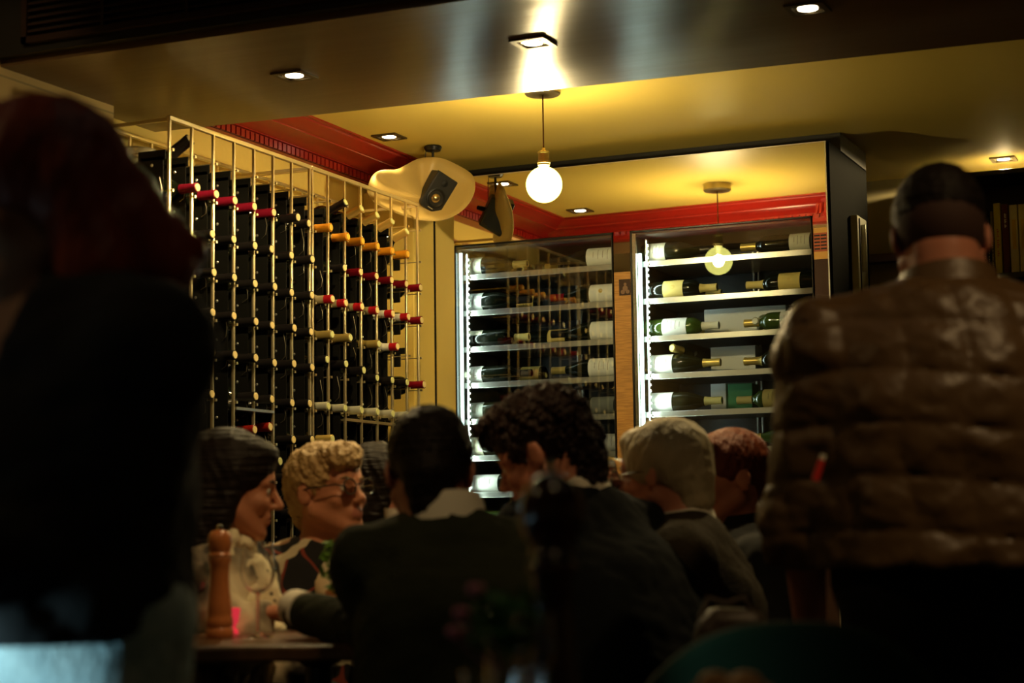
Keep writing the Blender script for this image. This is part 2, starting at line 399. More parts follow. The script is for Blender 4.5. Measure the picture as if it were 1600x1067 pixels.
# ------------------------------------------------------------------ wall rack
rk = []
ROWS_Z = lambda r: ZR0 - r*PITCHZ
def colY(i): return Y0+i*PITCHY+(.008 if i >= 8 else 0)
ZTOP = 1.276+H
def rack(ids, label):
    y0, y1 = ids[0], ids[-1]
    t = empty('wine_rack', (XR, (y0+y1)/2, 0), label, 'wine rack', 'brass rod wine racks on the left wall'); L = Vector(t.location)
    for y in ids:
        mb = MB(); mb.box((XR-.0045, y-.0045, .05), (XR+.0045, y+.0045, ZTOP)); mb.build('upright_rod', m_pole, t, .0015).location = -L
        mb = MB(); mb.box((-3.452, y-.004, .05), (-3.444, y+.004, 1.303+H)); 
        mb.build('rear_rod', m_pole, t).location = -L
    mb = MB(); mb.box((XR-.006, y0-.006, ZTOP-.012), (XR+.006, y1+.006, ZTOP+.002)); mb.build('top_rail', m_pole, t, .002).location = -L
    mb = MB(); mb.box((-3.455, y0, 1.292+H), (-3.441, y1, 1.304+H)); mb.build('rear_rail', m_pole, t, .002).location = -L
    for y in (y0, y1):
        for zc_ in (ZTOP-.009, .105):
            mb = MB(); mb.box((-3.45, y-.005, zc_-.005), (XR, y+.005, zc_+.005)); mb.build('cross_bar', m_pole, t).location = -L
    for y in ids[:-1] if len(ids) > 9 else ids:      # small welded pegs that carry the bottles
        mb = MB()
        for r in range(-1, 13):
            z = ROWS_Z(r)-.0215
            mb.box((XR-.30, y+.003, z-.002), (XR+.010, y+.008, z+.002)); mb.box((XR-.004, y+.003, z-.004), (XR+.011, y+.011, z+.004))
        mb.build('bottle_pegs', m_pole, t).location = -L
    return t
colsA = [colY(i) for i in range(0, 8)]; colsB = [colY(7)+.020]+[colY(i) for i in range(8, 14)]+[colY(14)-.02]
rackA = rack(colsA, 'brass rod wine rack on the left wall, bay nearer the red haired woman')
rackB = rack(colsB, 'brass rod wine rack on the left wall, bay beside the cream pilaster')
# black leather carrier straps hanging down behind each column
rv = mat('steel_rivet', (.8, .8, .75), .3, .9)
def strap(t, y, ztop, zbot, xo=.0):
    L = Vector(t.location); xa, xb = XR-.093+xo, XR-.012+xo
    mb = MB(); n = 60; z = ztop
    mb.box((xa, y-.0265, zbot), (xb, y-.0235, ztop-.02)); mb.box((xa-.01, y-.0265, ztop-.03), (xb+.008, y-.0235, ztop))
    k = 0
    while z-.05-k*PITCHZ > zbot:
        zz = ztop-.045-k*PITCHZ; mb.lathe([(0, .003), (.0035, .002), (.005, 0)], 8, R=Matrix.Rotation(PI/2, 3, 'X'), c=((xa+xb)/2, y-.0268, zz), mi=1); k += 1
    mb.build('leather_strap', [m_blackm, rv], t).location = -L
    # loose wire loops
    for k in range(0, 8):
        if random.random() < .6:
            zz = ztop-.08-k*PITCHZ-random.random()*.03; h_ = .05+random.random()*.05; d_ = .012+random.random()*.02
            mb = MB(); mb.tube([(xb-.01, y-.03, zz), (xb+.003, y-.035, zz-h_*.5), (xb-.006+d_*.3, y-.034, zz-h_*.85), (xb-.02, y-.03, zz-h_)], .0009, 5)
            mb.build('wire_loop', mat('dull_wire', (.3, .27, .2), .4, .8), t).location = -L
tops = [250, 262, 272, 283, 292, 302, 310]
for i in range(-1, 7):
    z = onX(tops[max(i, 0)]*0+ (284, 316, 351, 382, 410, 437, 462)[max(i, 0)], tops[max(i, 0)], XR-.05).z
    strap(rackA, colY(i+1)+.012, z, .35)
for i in range(8, 15):
    z = onX(500+(i-8)*25, 300+(i-8)*14, XR-.05).z if i < 14 else onX(650, 372, XR-.05).z
    if i < 13: strap(rackB, colY(i)+.012, min(z, ROWS_Z(-.6)), .46)
L = Vector(rackB.location)     # the open last column: short black holders instead of straps
for r in range(0, 6):
    z = ROWS_Z(r)
    mb = MB(); mb.box((XR-.19, colY(14)-.055, z+.015), (XR-.12, colY(14)-.050, z+.085)); mb.box((XR-.20, colY(14)-.056, z-.006), (XR-.03, colY(14)-.050, z+.018)); mb.box((XR-.09, colY(14)-.055, z-.055), (XR-.06, colY(14)-.050, z+.0))
    mb.build('bottle_holder', m_blackm, rackB, .003).location = -L

AX = (1, 0, -.015)
def rb_(i, r, cap, top, desc, dx=.018, tilt=0., zoff=0., caplen=.062, y=None, glass=None, lab=None, bay=None):
    yy = (colY(i) if y is None else y)-.0205; a = Vector((1, 0, tilt)).normalized()
    tip = Vector((XR+dx, yy, ROWS_Z(r)+zoff)); loc = tip-a*.302
    bay_ = 'near rack bay' if i < 8 else 'far rack bay'
    lb = f"bottle, {desc}, {bay_}, {ORD[int(r)+1] if r > -2 else ORD[0]} row, {ORD[i if i < 8 else i-8]} column"
    return bottle(loc, a, lb, 'wine bottles lying in the wall rack', 'bordeaux', glass or m_glassd, cap, top, lab, caplen=caplen)
rng = random.Random(3)
BK = (m_blackf,)
# near bay, columns 1..7 (column 0 is hidden behind the red haired woman)
for i, dx in ((1, .038), (2, .028), (3, .020), (4, .018), (5, .018)): rb_(i, 0, (m_burg,), m_cork, 'burgundy cap', dx)
for i, dx in ((6, .040), (7, .012)): rb_(i, 0, BK, m_cork, 'black cap', dx)
for r in range(1, 9):
    for i in range(0, 8):
        if r == 1 and i < 2: continue
        if r >= 7 and i in (3, 4): continue
        if r >= 8 and i < 6: continue
        if r == 6 and i in (2, 3, 4, 5): continue
        if r == 5 and i == 3: continue
        rb_(i, r, BK, m_cork, 'plain black cap', .016+rng.uniform(-.006, .010), zoff=rng.uniform(-.005, .003))
rb_(4, 6, (m_red,), m_cork, 'red cap under shelf edge', .020, zoff=.02)
rb_(5, 6, (m_red,), m_cork, 'red cap under shelf edge', .005, zoff=.035)
rb_(4, 6.6, (m_red,), m_cork, 'red foil cap low in the rack', .000, zoff=.0)
rb_(5, 6.6, (m_blackf,), m_corkg, 'pale green cap face low in the rack', .042, zoff=-.004)
# far bay
for i in range(9, 14):
    rb_(i, -1, (m_blackf,) if i == 9 else (m_gold if i > 9 else m_olive,), m_corkg, 'gold cap tilted up', .018, tilt=.42, zoff=(-.010, -.012, -.018, -.024, -.045)[i-9])
for i in range(8, 14): rb_(i, 0, (m_orange,), m_corko, 'bright orange cap', (.026, .028, .022, .020, .018, .020)[i-8], zoff=(.004, -.012, -.010, -.012, -.012, -.008)[i-8])
for i in range(9, 15):
    rb_(i, 1, (m_bred,) if i > 9 else BK, m_cork, 'dark red cap' if i > 9 else 'black cap', .014, zoff=.002)
for i in range(8, 14): rb_(i, 2, (m_beigef if i < 12 else m_whitef, m_rred), m_cork, 'pale neck, red cap end', (.032, .018, .018, .016, .018, .022)[i-8], caplen=.075)
rb_(14, 2, (m_bred,), m_cork, 'dark red cap by pilaster', .018)
rb_(8, 3, (m_olive,), m_corkg, 'olive cap', .030, caplen=.075); rb_(9, 3, (m_olive,), m_corkg, 'olive cap', .036, caplen=.075)
rb_(11, 3, (m_olive,), m_corkg, 'olive cap', .022, caplen=.075); rb_(12, 3, (m_whitef, m_rred), m_cork, 'white neck, red cap end', .036, caplen=.075)
for i, dx, zo in ((8, .010, .038), (9, .018, .032), (10, .024, .018), (11, .014, .0), (12, .014, .0), (13, .014, 0)): rb_(i, 4, BK, m_corkg, 'black cap, pale face', dx, zoff=zo)
rb_(14, 4, (m_bred,), m_cork, 'dark red cap by pilaster', .026)
for i in range(8, 14): rb_(i, 5, (m_greyf,), m_corkg, 'long grey white cap', (.014, .014, .014, .015, .015, .016)[i-8], caplen=.075)
rb_(8, 6, (m_gold,), m_corkg, 'yellow cap face below the grey row', .030, zoff=.01)
for r in range(6, 9):
    rb_(14, r, BK, m_cork, 'plain black cap', .010)
    rb_(8, r, BK, m_cork, 'plain black cap', .004, zoff=-.01) if r > 6 else None
# diagonal bottle and bucket above the near bay
tp = onX(298, 217, XR-.01); a = Vector((.80, .05, .50)).normalized()
bottle(tp-a*.302*1.25, a, 'large dark bottle lying tilted on top of the wall rack, neck pointing up', None, 'burgundy', m_glassd, (m_blackf,), m_cork, scale=1.25)
q = atD(212, 300, 5.75)
bk = empty('ice_bucket', q, 'cream round bucket on the rack top beside the red haired woman', 'bucket')
MB().lathe([(0, 0), (.050, 0), (.064, .13), (.067, .133), (.064, .135), (.061, .13), (.047, .006), (0, .006)], 32).build('bucket_body', mat('cream_enamel', (.80, .70, .42), .4), bk)
MB().tube([(.066*math.cos(t), .066*math.sin(t), .10) for t in [k*PI/8 for k in range(17)]], .003, 6).build('rim_band', m_pole, bk)
# shelf board and standing bottles under the far bay
L = Vector(rackB.location)
pA, pB = onX(541, 655, XR), onX(613, 660, XR)
mb = MB(); mb.box((XR-.26, colY(9), pA.z-.006), (XR+.004, colY(12)+.02, pA.z+.004)); mb.build('shelf_plate', m_pole, rackB).location = -L
mb = MB(); mb.box((XR-.26, colY(9)-.02, pA.z-.47), (XR+.004, colY(12)+.04, pA.z-.455)); mb.build('lower_shelf', m_dark, rackB).location = -L
mb = MB(); mb.box((XR-.27, colY(8)+.03, pA.z-.46), (XR-.262, colY(12)+.05, pA.z-.01)); mb.build('shelf_back', m_dark, rackB).location = -L
for (x, ym, cm, tm, d_) in ((534, 677, m_rred, m_rred, 'leaning red foil cap'), (544, 671, m_labelg, m_cork, 'printed pale neck band'), (562, 677, m_rred, m_rred, 'red foil cap in the middle'), (585.5, 676, m_rred, m_rred, 'red foil cap furthest right')):
    p = onX(x, ym, XR-.10); bottle((p.x, p.y, pA.z-.4545), (0, 0, 1), f'dark wine bottle standing on the low rack shelf, with {d_}', 'bottles standing under the rack', 'bordeaux', m_glassd, (cm,), tm, scale=(p.z-pA.z+.4545)/.302, caplen=.075)
L = Vector(rackA.location)
q = onX(368, 637, XR); mb = MB(); mb.box((XR-.2, colY(3)+.01, q.z-.006), (XR+.006, colY(5), q.z+.003)); mb.build('shelf_plate', m_steel, rackA).location = -L
mb = MB(); mb.box((-3.47, colY(0), .2), (-3.455, colY(7), 1.02+H)); mb.build('rear_panel', m_dark, rackA).location = -L
mb = MB(); mb.box((-3.47, colY(7)+.02, .2), (-3.455, colY(13)+.02, .98+H)); mb.build('rear_panel', m_dark, rackB).location = -Vector(rackB.location)

# ------------------------------------------------------------------ mirrored housing with two wine fridges
ZF = 1.176+H; ZT = 1.455+H
XL0, XL1 = -3.175, -2.484; XR0, XR1 = -2.409, -1.680
hs = empty('mirror_housing', (-2.4, YM, 0), 'tall mirror fronted housing around the two lit wine fridges', 'mirror cladding'); L = Vector(hs.location)
mw = onY(970, 425, YM).z
def hp(nm, a, b, m, bev=0, lab=None):
    o = MB().box(a, b).build(nm, m, hs, bev, smooth=False); o.location = -L
    if lab: o['label'] = lab
    return o
hp('mirror_panel', (-3.264, YM, ZF), (XBOX, YM+.012, ZT), m_mirror)
hp('mirror_strip', (-3.264, YM, 0), (XL0-.004, YM+.012, ZF), m_mirror)
hp('mirror_strip', (XL1+.003, YM, mw), (XR0-.003, YM+.012, ZF), m_mirror)
z1 = onY(1280, 356, YM).z
hp('mirror_strip', (XR1+.003, YM, z1), (XBOX, YM+.012, ZF), m_mirror)
hp('post_panel', (XL1+.003, YM-.001, 0), (XR0-.003, YM+.012, mw), m_wood, lab='oak veneered post between the fridges')
zv0, zv1, zv2 = onY(1280, 364, YM).z, onY(1280, 393, YM).z, onY(1280, 405, YM).z  # coloured pieces below stand in for reflections in the right mirror strip
hp('post_panel', (XR1+.003, YM, zv2), (XBOX, YM+.012, z1), mat('ochre_reflection', (.75, .42, .08), .4))  # ochre band of the reflection, built as a panel
hp('post_panel', (XR1+.003, YM, 0), (XBOX, YM+.012, zv2), mat('dark_brown_reflection', (.06, .03, .02), .25))  # dark lower part of the reflection, built as a panel
hp('reflected_vent_plate', (XR1+.005, YM-.003, zv1), (XBOX-.002, YM, zv0), mat('brick_red_reflection', (.50, .10, .03), .4))  # reflected red vent, built as a plate with slots
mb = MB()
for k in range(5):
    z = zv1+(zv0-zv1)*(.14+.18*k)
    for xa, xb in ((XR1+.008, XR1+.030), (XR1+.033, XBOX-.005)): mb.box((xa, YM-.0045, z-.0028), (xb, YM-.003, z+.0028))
mb.build('reflected_vent_slots', m_dark, hs).location = -L
hp('edge_profile', (XBOX-.002, YM-.003, 0), (XBOX+.003, YM+.014, ZT), m_steel)
hp('top_edge', (-3.264, YM-.002, ZT), (XBOX+.003, YM+.012, ZT+.003), m_steel)
hp('side_panel', (XBOX, YM+.012, 0), (XBOX+.012, 7.30, ZT+.002), mat('matt_black_side', (.004, .004, .003), .95, spec=.1))
hp('top_cover', (-3.49, YM+.012, ZT-.02), (XBOX, 7.30, ZT-.004), m_dark)
hp('recess_filler', (-3.49, YM+.20, ZT-.004), (XBOX+.012, 7.30, ZC-.001), m_dark)
hp('panel_behind', (-3.49, YM+.002, 0), (-3.266, YM+.03, ZT-.02), m_dark)
# pale cupboard edge and hardware beyond the housing side
q0 = onX(1326, 333, XBOX+.02); 
cb_ = empty('side_cupboard', (XBOX+.03, q0.y+.15, 0), 'narrow pale cupboard end against the dark side of the mirrored housing', 'cupboard')
MB().box((-.016, -.10, 0), (.012, .06, q0.z)).build('cupboard_body', mat('pale_grey_laminate', (.55, .55, .42), .5), cb_, .003)
MB().box((.0125, -.075, .9), (.0165, -.07, q0.z-.01)).build('door_gap', m_dark, cb_)
MB().box((.012, -.04, q0.z-.22), (.03, -.03, q0.z-.03)).build('handle', m_steel, cb_, .003)

m_fin = mat('fridge_interior', (.10, .085, .06), .35)
m_finb = mat('fridge_back', (.035, .033, .028), .3)
colornoise(m_finb, (.02, .02, .018), (.10, .085, .055), 5, .35, .75)
m_glass = glassmat('door_glass', (.97, .99, .97), 1.9)
SHZ = [1.060, .911, .761, .6125, .463, .314, .165, .016, -.133, -.282, -.431]
def fridge(x0, x1, which):
    cx = (x0+x1)/2; t = empty('wine_fridge', (cx, YM+.25, 0), f'{which} glass door wine fridge with steel shelves and a lit strip at its left edge', 'wine fridge', 'built-in wine fridges')
    L = Vector(t.location); zb0 = .08
    def p(nm, a, b, m, bev=0.):
        o = MB().box(a, b).build(nm, m, t, bev, smooth=False); o.location = -L; return o
    p('back_panel', (x0, 7.20, zb0), (x1, 7.215, ZF-.01), m_finb)
    p('side_wall', (x0, YM+.014, zb0), (x0+.008, 7.20, ZF-.01), m_fin); p('side_wall', (x1-.008, YM+.014, zb0), (x1, 7.20, ZF-.01), m_fin)
    p('top_wall', (x0, YM+.014, ZF-.016), (x1, 7.20, ZF-.006), m_fin); p('bottom_wall', (x0, YM+.014, zb0-.03), (x1, 7.20, zb0), m_fin)
    p('door_glass', (x0+.004, YM-.004, zb0), (x1-.004, YM-.003, ZF-.006), m_glass)
    mb = MB()
    mb.box((x0, YM-.008, zb0), (x0+.006, YM+.012, ZF-.002)); mb.box((x1-.004, YM-.008, zb0), (x1, YM+.012, ZF-.002))
    mb.box((x0, YM-.008, ZF-.008), (x1, YM+.012, ZF-.002)); mb.box((x0, YM-.008, zb0-.02), (x1, YM+.012, zb0))
    o = mb.build('door_frame', m_black, t, .001); o.location = -L
    if which == 'right':
        p('edge_strip', (x0+.007, YM-.003, zb0), (x0+.022, YM+.010, ZF-.012), m_chrome)
        p('led_strip', (x0+.024, YM+.016, zb0+.05), (x0+.036, YM+.026, ZF-.09), m_led)
        # perforated rail beside the strip
        xr_ = x0+.045
    else:
        p('led_strip', (x0+.012, YM+.016, zb0+.05), (x0+.020, YM+.026, ZF-.03), m_led); xr_ = x0+.028
    mb = MB(); z = zb0+.1
    mb.box((xr_, YM+.045, zb0+.03), (xr_+.006, YM+.062, ZF-.03))
    while z < ZF-.05: mb.box((xr_+.006, YM+.048, z), (xr_+.011, YM+.060, z+.008)); z += .024
    o = mb.build('shelf_rail', m_steel, t); o.location = -L
    mb = MB()
    for xx in (cx-.02, cx+.0): mb.box((xx, 7.175, zb0), (xx+.006, 7.19, ZF-.04))
    o = mb.build('rear_rail', m_steel, t); o.location = -L
    xs0 = onY(717 if which == 'left' else 1005, 500, YM+.06).x
    for k, z in enumerate(SHZ):
        z += H
        if z < .15: continue
        mb = MB(); xs1 = x1-.010
        mb.box((xs0, YM+.060, z-.023), (xs1, YM+.064, z)); mb.box((xs0, YM+.060, z-.002), (xs1, YM+.075, z))
        o = mb.build('shelf_front', m_steel, t, .001); o.location = -L
        mb = MB(); mb.box((xs0, YM+.075, z-.010), (xs1, 7.19, z-.004))
        o = mb.build('shelf', mat('smoked_shelf', (.16, .15, .11), .3, .4), t); o.location = -L
    return t, xs0
FL, xsL = fridge(XL0, XL1, 'left'); FR, xsR = fridge(XR0, XR1, 'right')
# lamps of the strips (same place as the lit strips)
for x0 in (XL0+.03, XR0+.05):
    lampobj('strip_light', 'AREA', (x0, YM+.035, 1.45), 1.7, (.80, 1, .93), None, (.012, 1.3), rot=(PI/2, 0, -PI/2*.8))
RX = Vector((1, 0, 0)); LX = Vector((-1, 0, 0))
def fb(side, k, xpx, dirn, desc, yoff=.118, sh='bordeaux', glass=None, cap=(m_blackf,), top=None, lab=None, roll=None, caplen=.062, lift=0, tilt=0, ax=None):
    z = SHZ[k]+H-.004+(.0382 if sh == 'bordeaux' else .0412)+lift
    x = onY(xpx, 600, YM+yoff).x
    a = ax if ax is not None else (Vector((1, 0, tilt)) if dirn > 0 else Vector((-1, 0, tilt)))
    o = bottle((x, YM+yoff, z), a, f'wine bottle {desc}', f'wine bottles in the {"left" if side == "L" else "right"} fridge', sh, glass, cap, top, lab, caplen=caplen)
    # turn the label towards the door
    q = Vector((0, 0, 1)).rotation_difference(a.normalized()).to_matrix(); lx = q @ Vector((1, 0, 0)); ly = q @ Vector((0, 1, 0))
    want = Vector((0, -1, .25 if roll is None else roll)); ang = math.atan2(want.dot(ly), want.dot(lx))
    o.matrix_world = Matrix.Translation((x, YM+yoff, z)) @ (q @ Matrix.Rotation(ang, 3, 'Z')).to_4x4()
    return o
G = (m_gold,); Wf = (m_labely,)
def LB(m, a=.018, b=.105, arc=3.6, pr_=1): return (m, a, b, arc, pr_)
fb('L', 0, 723, 1, 'with cream label, left end of the left fridge top shelf', lab=LB(m_label, .008, .105), cap=G, sh='burgundy')
fb('L', 0, 972, -1, 'with big white label, right end of the left fridge top shelf', lab=LB(m_labelw, .01, .13), sh='burgundy', cap=(m_black,))
fb('L', 0, 962, -1, 'lying behind with gold cap on the left fridge top shelf', .24, cap=G, lab=LB(m_label))
fb('L', 1, 728, 1, 'with pale green white label, left of the left fridge second shelf', lab=LB(m_labelw, .006, .092), sh='burgundy')
fb('L', 1, 845, -1, 'with orange and black label, middle of the left fridge second shelf', .26, lab=(m_labely, .015, .09, 3.4, 1))
fb('L', 1, 972, -1, 'with gold round emblem label, right of the left fridge second shelf', lab=(m_labelw, .02, .12, 3.6, .8), cap=(m_bred,), sh='burgundy')
fb('L', 2, 724, 1, 'with half turned label, left of the left fridge third shelf', lab=(m_label, .03, .10, 1.2, 0), roll=1.6, cap=(m_labely,))
fb('L', 2, 893, -1, 'with yellow label, middle of the left fridge third shelf', .25, lab=(m_labely, .012, .09, 3.2, 0), cap=(m_labely,))
fb('L', 2, 972, -1, 'with blank white label, right of the left fridge third shelf', lab=(m_labelw, .02, .12, 3.6, 0), sh='burgundy')
fb('L', 3, 727, 1, 'with white label, left of the left fridge fourth shelf', lab=LB(m_labelw, .01, .09), sh='bordeaux')
fb('L', 3, 852, -1, 'with tan label, middle of the left fridge fourth shelf', .25, lab=LB(m_labely, .015, .10), cap=G)
fb('L', 3, 972, -1, 'with white label, right of the left fridge fourth shelf', lab=LB(m_labelw, .02, .13), cap=G, sh='burgundy')
bottle((onY(771, 585, YM+.30).x, YM+.36, SHZ[3]+H+.034), (-.05, -1, 0), 'wine bottle pointing its pale cap at the door on the left fridge fourth shelf', 'wine bottles in the left fridge', 'bordeaux', m_glassd, (m_label,), m_label)
fb('L', 4, 728, 1, 'with grey label, left of the left fridge fifth shelf', lab=(m_labelg, .015, .09, 3.4, 1), sh='bordeaux', glass=m_glassa)
fb('L', 4, 970, -1, 'with grey gold label, right of the left fridge fifth shelf', lab=(m_labelg, .02, .12, 3.4, 0), cap=(m_labelw,))
fb('L', 5, 727, 1, 'with cream label, left of the left fridge sixth shelf', lab=LB(m_label, .01, .092), glass=m_glassa, sh='burgundy')
fb('L', 5, 975, -1, 'with white label, right of the left fridge sixth shelf', lab=LB(m_labelw, .02, .13), cap=(m_orange,))
fb('L', 6, 729, 1, 'with long white label, left of the left fridge seventh shelf', lab=LB(m_labelw, .016, .15, 3.6, 1), sh='bordeaux')
fb('L', 7, 729, 1, 'in the shade, left of the left fridge eighth shelf', glass=m_glassg)
fb('L', 7, 965, -1, 'in the shade, right of the left fridge eighth shelf')
fb('R', 0, 1010, 1, 'with brown and picture label, left of the right fridge top shelf', lab=(m_label, .02, .10, 3.4, 1), glass=m_glassa, sh='burgundy')
fb('R', 0, 1283, -1, 'with grey picture label, right of the right fridge top shelf', lab=(m_label, .02, .10, 3.4, 1), cap=G)
fb('R', 1, 1011, 1, 'with gold medal label, left of the right fridge second shelf', lab=(m_labely, .085, .168, 3.4, .9), cap=(m_labely,), caplen=.07)
fb('R', 1, 1290, -1, 'with yellow label, right of the right fridge second shelf', lab=(m_labely, .08, .165, 3.4, .6), cap=(m_labely,), caplen=.07, yoff=.13)
fb('R', 1, 1020, 1, 'lying behind with yellow cap on the right fridge second shelf', .30, cap=(m_labely,))
fb('R', 2, 1012, 1, 'green with white label, left of the right fridge third shelf', lab=(m_labelw, .075, .175, 3.6, 1), cap=(m_label,), glass=m_glassg, caplen=.068)
fb('R', 2, 1205, -1, 'with cream label, middle of the right fridge third shelf', .26, lab=(m_label, .05, .16, 3.2, 1), glass=m_glassa, cap=G)
fb('R', 2, 1285, -1, 'with gold cap, right of the right fridge third shelf', lab=(m_labelw, .08, .15, 3.2, 1), glass=m_glassg, cap=G)
bottle((onY(1218, 520, YM+.34).x, YM+.40, SHZ[2]+H+.04), (-.1, -1, 0), 'wine bottle pointing its cap at the door on the right fridge third shelf', 'wine bottles in the right fridge', 'bordeaux', m_glassg, (m_label,), m_label)
fb('R', 3, 1013, 1, 'with white label, left of the right fridge fourth shelf', lab=(m_labelw, .02, .112, 3.6, 1), sh='burgundy', cap=G, caplen=.07, glass=m_glassa)
fb('R', 3, 1283, -1, 'with gold cap, right of the right fridge fourth shelf', lab=(m_label, .03, .12, 3.2, 1), cap=G, caplen=.075, glass=m_glassa)
a_ = Vector((-.45, -.4, .80)).normalized(); p_ = onY(1070, 545, YM+.14)
bottle(Vector((p_.x, YM+.14, p_.z))-a_*.245*.0-Vector((0, 0, 0))+Vector((.06, .22, -.03)), Vector((-.30, -.95, .10)), 'wine bottle with ribbed gold foil leaning out on the right fridge fourth shelf', 'wine bottles in the right fridge', 'bordeaux', m_glassa, G, m_gold)
fb('R', 4, 1014, 1, 'with pale green white label, left of the right fridge fifth shelf', lab=(m_labelw, .012, .105, 3.6, 0), sh='burgundy', cap=(m_labely,), caplen=.07, glass=m_glassa)
fb('R', 4, 1270, -1, 'with yellow label, right of the right fridge fifth shelf', lab=(m_labely, .10, .19, 3.4, 1), cap=(m_labely,), glass=m_glassg)
for k in (5, 6, 7):
    fb('R', k, 1283, -1, f'with yellow label, right of the right fridge {ORD[k]} shelf', lab=(m_labely, .02, .13, 3.4, 0), glass=m_glassg, cap=G, sh='burgundy')
    fb('R', k, 1014, 1, f'half hidden behind the diners, left of the right fridge {ORD[k]} shelf', lab=(m_labelw, .02, .11, 3.4, 0))
# white and green reflections built as solid boxes at the back of the right fridge
for (xa, xb, ya, yb_, k, m, d_) in ((1100, 1228, 484, 530, 2, m_white, 'wide white reflection built as a box, back of right fridge third shelf'),
                              (1110, 1180, 543, 590, 3, m_white, 'white reflection built as a box, back of right fridge fourth shelf'),
                              (1110, 1134, 600, 650, 4, m_white, 'narrow white reflection built as a box, back of right fridge fifth shelf'),
                              (1137, 1175, 600, 650, 4, mat('green_reflection', (.08, .38, .16), .6), 'green reflection built as a box beside the narrow white one in the right fridge')):
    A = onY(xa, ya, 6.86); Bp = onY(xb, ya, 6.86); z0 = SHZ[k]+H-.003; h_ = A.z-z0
    t = MB().box((0, 0, 0), (Bp.x-A.x, .10, h_)).build('reflection_box', m, None, .002); t.location = (A.x, 6.86, z0)
    tag(t, d_, 'reflection_box', 'reflections built as boxes in the right fridge' if m == m_white else None)
# small photo card stuck on the oak post
q = onY(975, 449, YM)
t = MB().box((-.024, 0, -.032), (.024, .001, .032)).build('photo_card', mat('dark_photo', (.04, .02, .012), .3)); t.location = (q.x+.004, YM-.0025, q.z)
tag(t, 'small dark photo card stuck on the oak post between the fridges', 'photo card')
mb = MB()
for (x, z, r) in ((.002, .012, .006), (.002, -.004, .011), (-.008, -.018, .009), (.012, -.018, .008)): mb.lathe([(0, .0012), (r, .001)], 14, R=Matrix.Rotation(PI/2, 3, 'X'), c=(x, 0, z))
mb.build('printed_picture', mat('photo_brown', (.20, .12, .07), .4), t)

# ------------------------------------------------------------------ loudspeaker hung from the ceiling
sc_ = onY(677, 298, 6.36)
pl = onZ(670, 240, ZC)
sp = empty('loudspeaker', (sc_.x, sc_.y, ZC), 'small black loudspeaker tilted on a ceiling bracket before the mirror', 'loudspeaker')
up_img = (_u*.86+_r*.52).normalized(); nrm = (-_f*.80+_r*.42-_u*.26); nrm = (nrm-up_img*nrm.dot(up_img)).normalized(); sx = up_img.cross(nrm).normalized()
Rs = Matrix((sx, nrm, up_img)).transposed()    # local x = width, y = front normal, z = long axis
cs = sc_-Vector(sp.location)
mb = MB(); w_, d_, h_ = .052, .052, .078
poly = [(-w_, d_, -h_+.012), (-w_+.012, d_, -h_), (w_-.012, d_, -h_), (w_, d_, -h_+.012), (w_, d_, h_), (-w_, d_, h_)]
polyb = [(x*.72, -d_, z*.86) for x, y, z in poly]
vs = [cs + Rs @ Vector(p) for p in poly+polyb]; n = 6
mb.add(vs, [tuple(range(n)), tuple(range(2*n-1, n-1, -1))]+[(k, n+k, n+(k+1) % n, (k+1) % n) for k in range(n)])
mb.build('cabinet', mat('black_plastic', (.018, .017, .015), .42), sp, .006)
Rf = Rs @ Matrix.Rotation(-PI/2, 3, 'X')
MB().lathe([(.041, 0), (.041, .003), (.036, .004), (.033, .001), (.016, -.006)], 30, R=Rf, c=cs+Rs @ Vector((0, d_+.0005, -.022))).build('woofer_ring', m_black, sp)
MB().lathe([(.019, .001), (.016, .005), (.008, .009), (0, .010)], 24, R=Rf, c=cs+Rs @ Vector((0, d_+.0005, -.022))).build('cone_cap', mat('bronze_cone', (.55, .42, .2), .25, .9), sp)
MB().lathe([(.014, 0), (.014, .002), (.006, .003), (0, .004)], 20, R=Rf, c=cs+Rs @ Vector((0, d_+.0005, .045))).build('tweeter', m_black, sp)
mb = MB(); mb.box((-.012, 0, -.0012), (.012, .001, .0016), R=Rs, c=cs+Rs @ Vector((0, d_+.0008, -.066))); mb.build('badge', mat('grey_badge', (.5, .45, .3), .4), sp)
MB().lathe([(0, 0), (.032, 0), (.036, -.006), (.030, -.020), (0, -.022)], 20).build('ceiling_plate', m_black, sp)
MB().tube([(.0, 0, -.02), (.0, 0, -.06), cs+Rs @ Vector((0, -.03, .07))], .0055, 10).build('bracket_pole', m_black, sp)
MB().tube([(-.03, 0, -.01), (-.035, 0, -.05), (-.03, .01, -.12), cs+Rs @ Vector((-.03, -.05, .0))], .0018, 6).build('cable', m_black, sp)
mb = MB(); mb.tube([cs+Rs @ Vector((0, -.05, 0)), cs+Rs @ Vector((.02, -.085, 0))], [.012, .009], 10); mb.build('ball_joint', m_black, sp)

# ------------------------------------------------------------------ cream shell chair stored above the rack end
rim = [(575, 300, 6.95), (577, 288, 6.95), (584, 274, 6.98), (597, 267, 7.00), (620, 266, 7.05), (636, 258, 7.10), (655, 249, 7.18), (680, 247, 7.18), (700, 252, 7.23), (733, 270, 7.28), (741, 286, 7.27), (738, 306, 7.23), (722, 328, 7.18), (692, 343, 7.13), (655, 343, 7.10), (618, 332, 7.04), (588, 318, 6.98)]
R3 = [atD(*p) for p in rim]
c0 = sum(R3, Vector())/len(R3)
sh = empty('shell_chair', c0, 'cream moulded plastic shell chair stored on top of the rack by the mirror', 'chair')
def cr(P, t):
    n = len(P); i = int(math.floor(t)) % n; u = t-math.floor(t); a, b, c, d = P[(i-1) % n], P[i], P[(i+1) % n], P[(i+2) % n]
    return .5*((2*b)+(c-a)*u+(2*a-5*b+4*c-d)*u*u+(-a+3*b-3*c+d)*u**3)
NR, NC = 9, 68; vs = []; fs = []
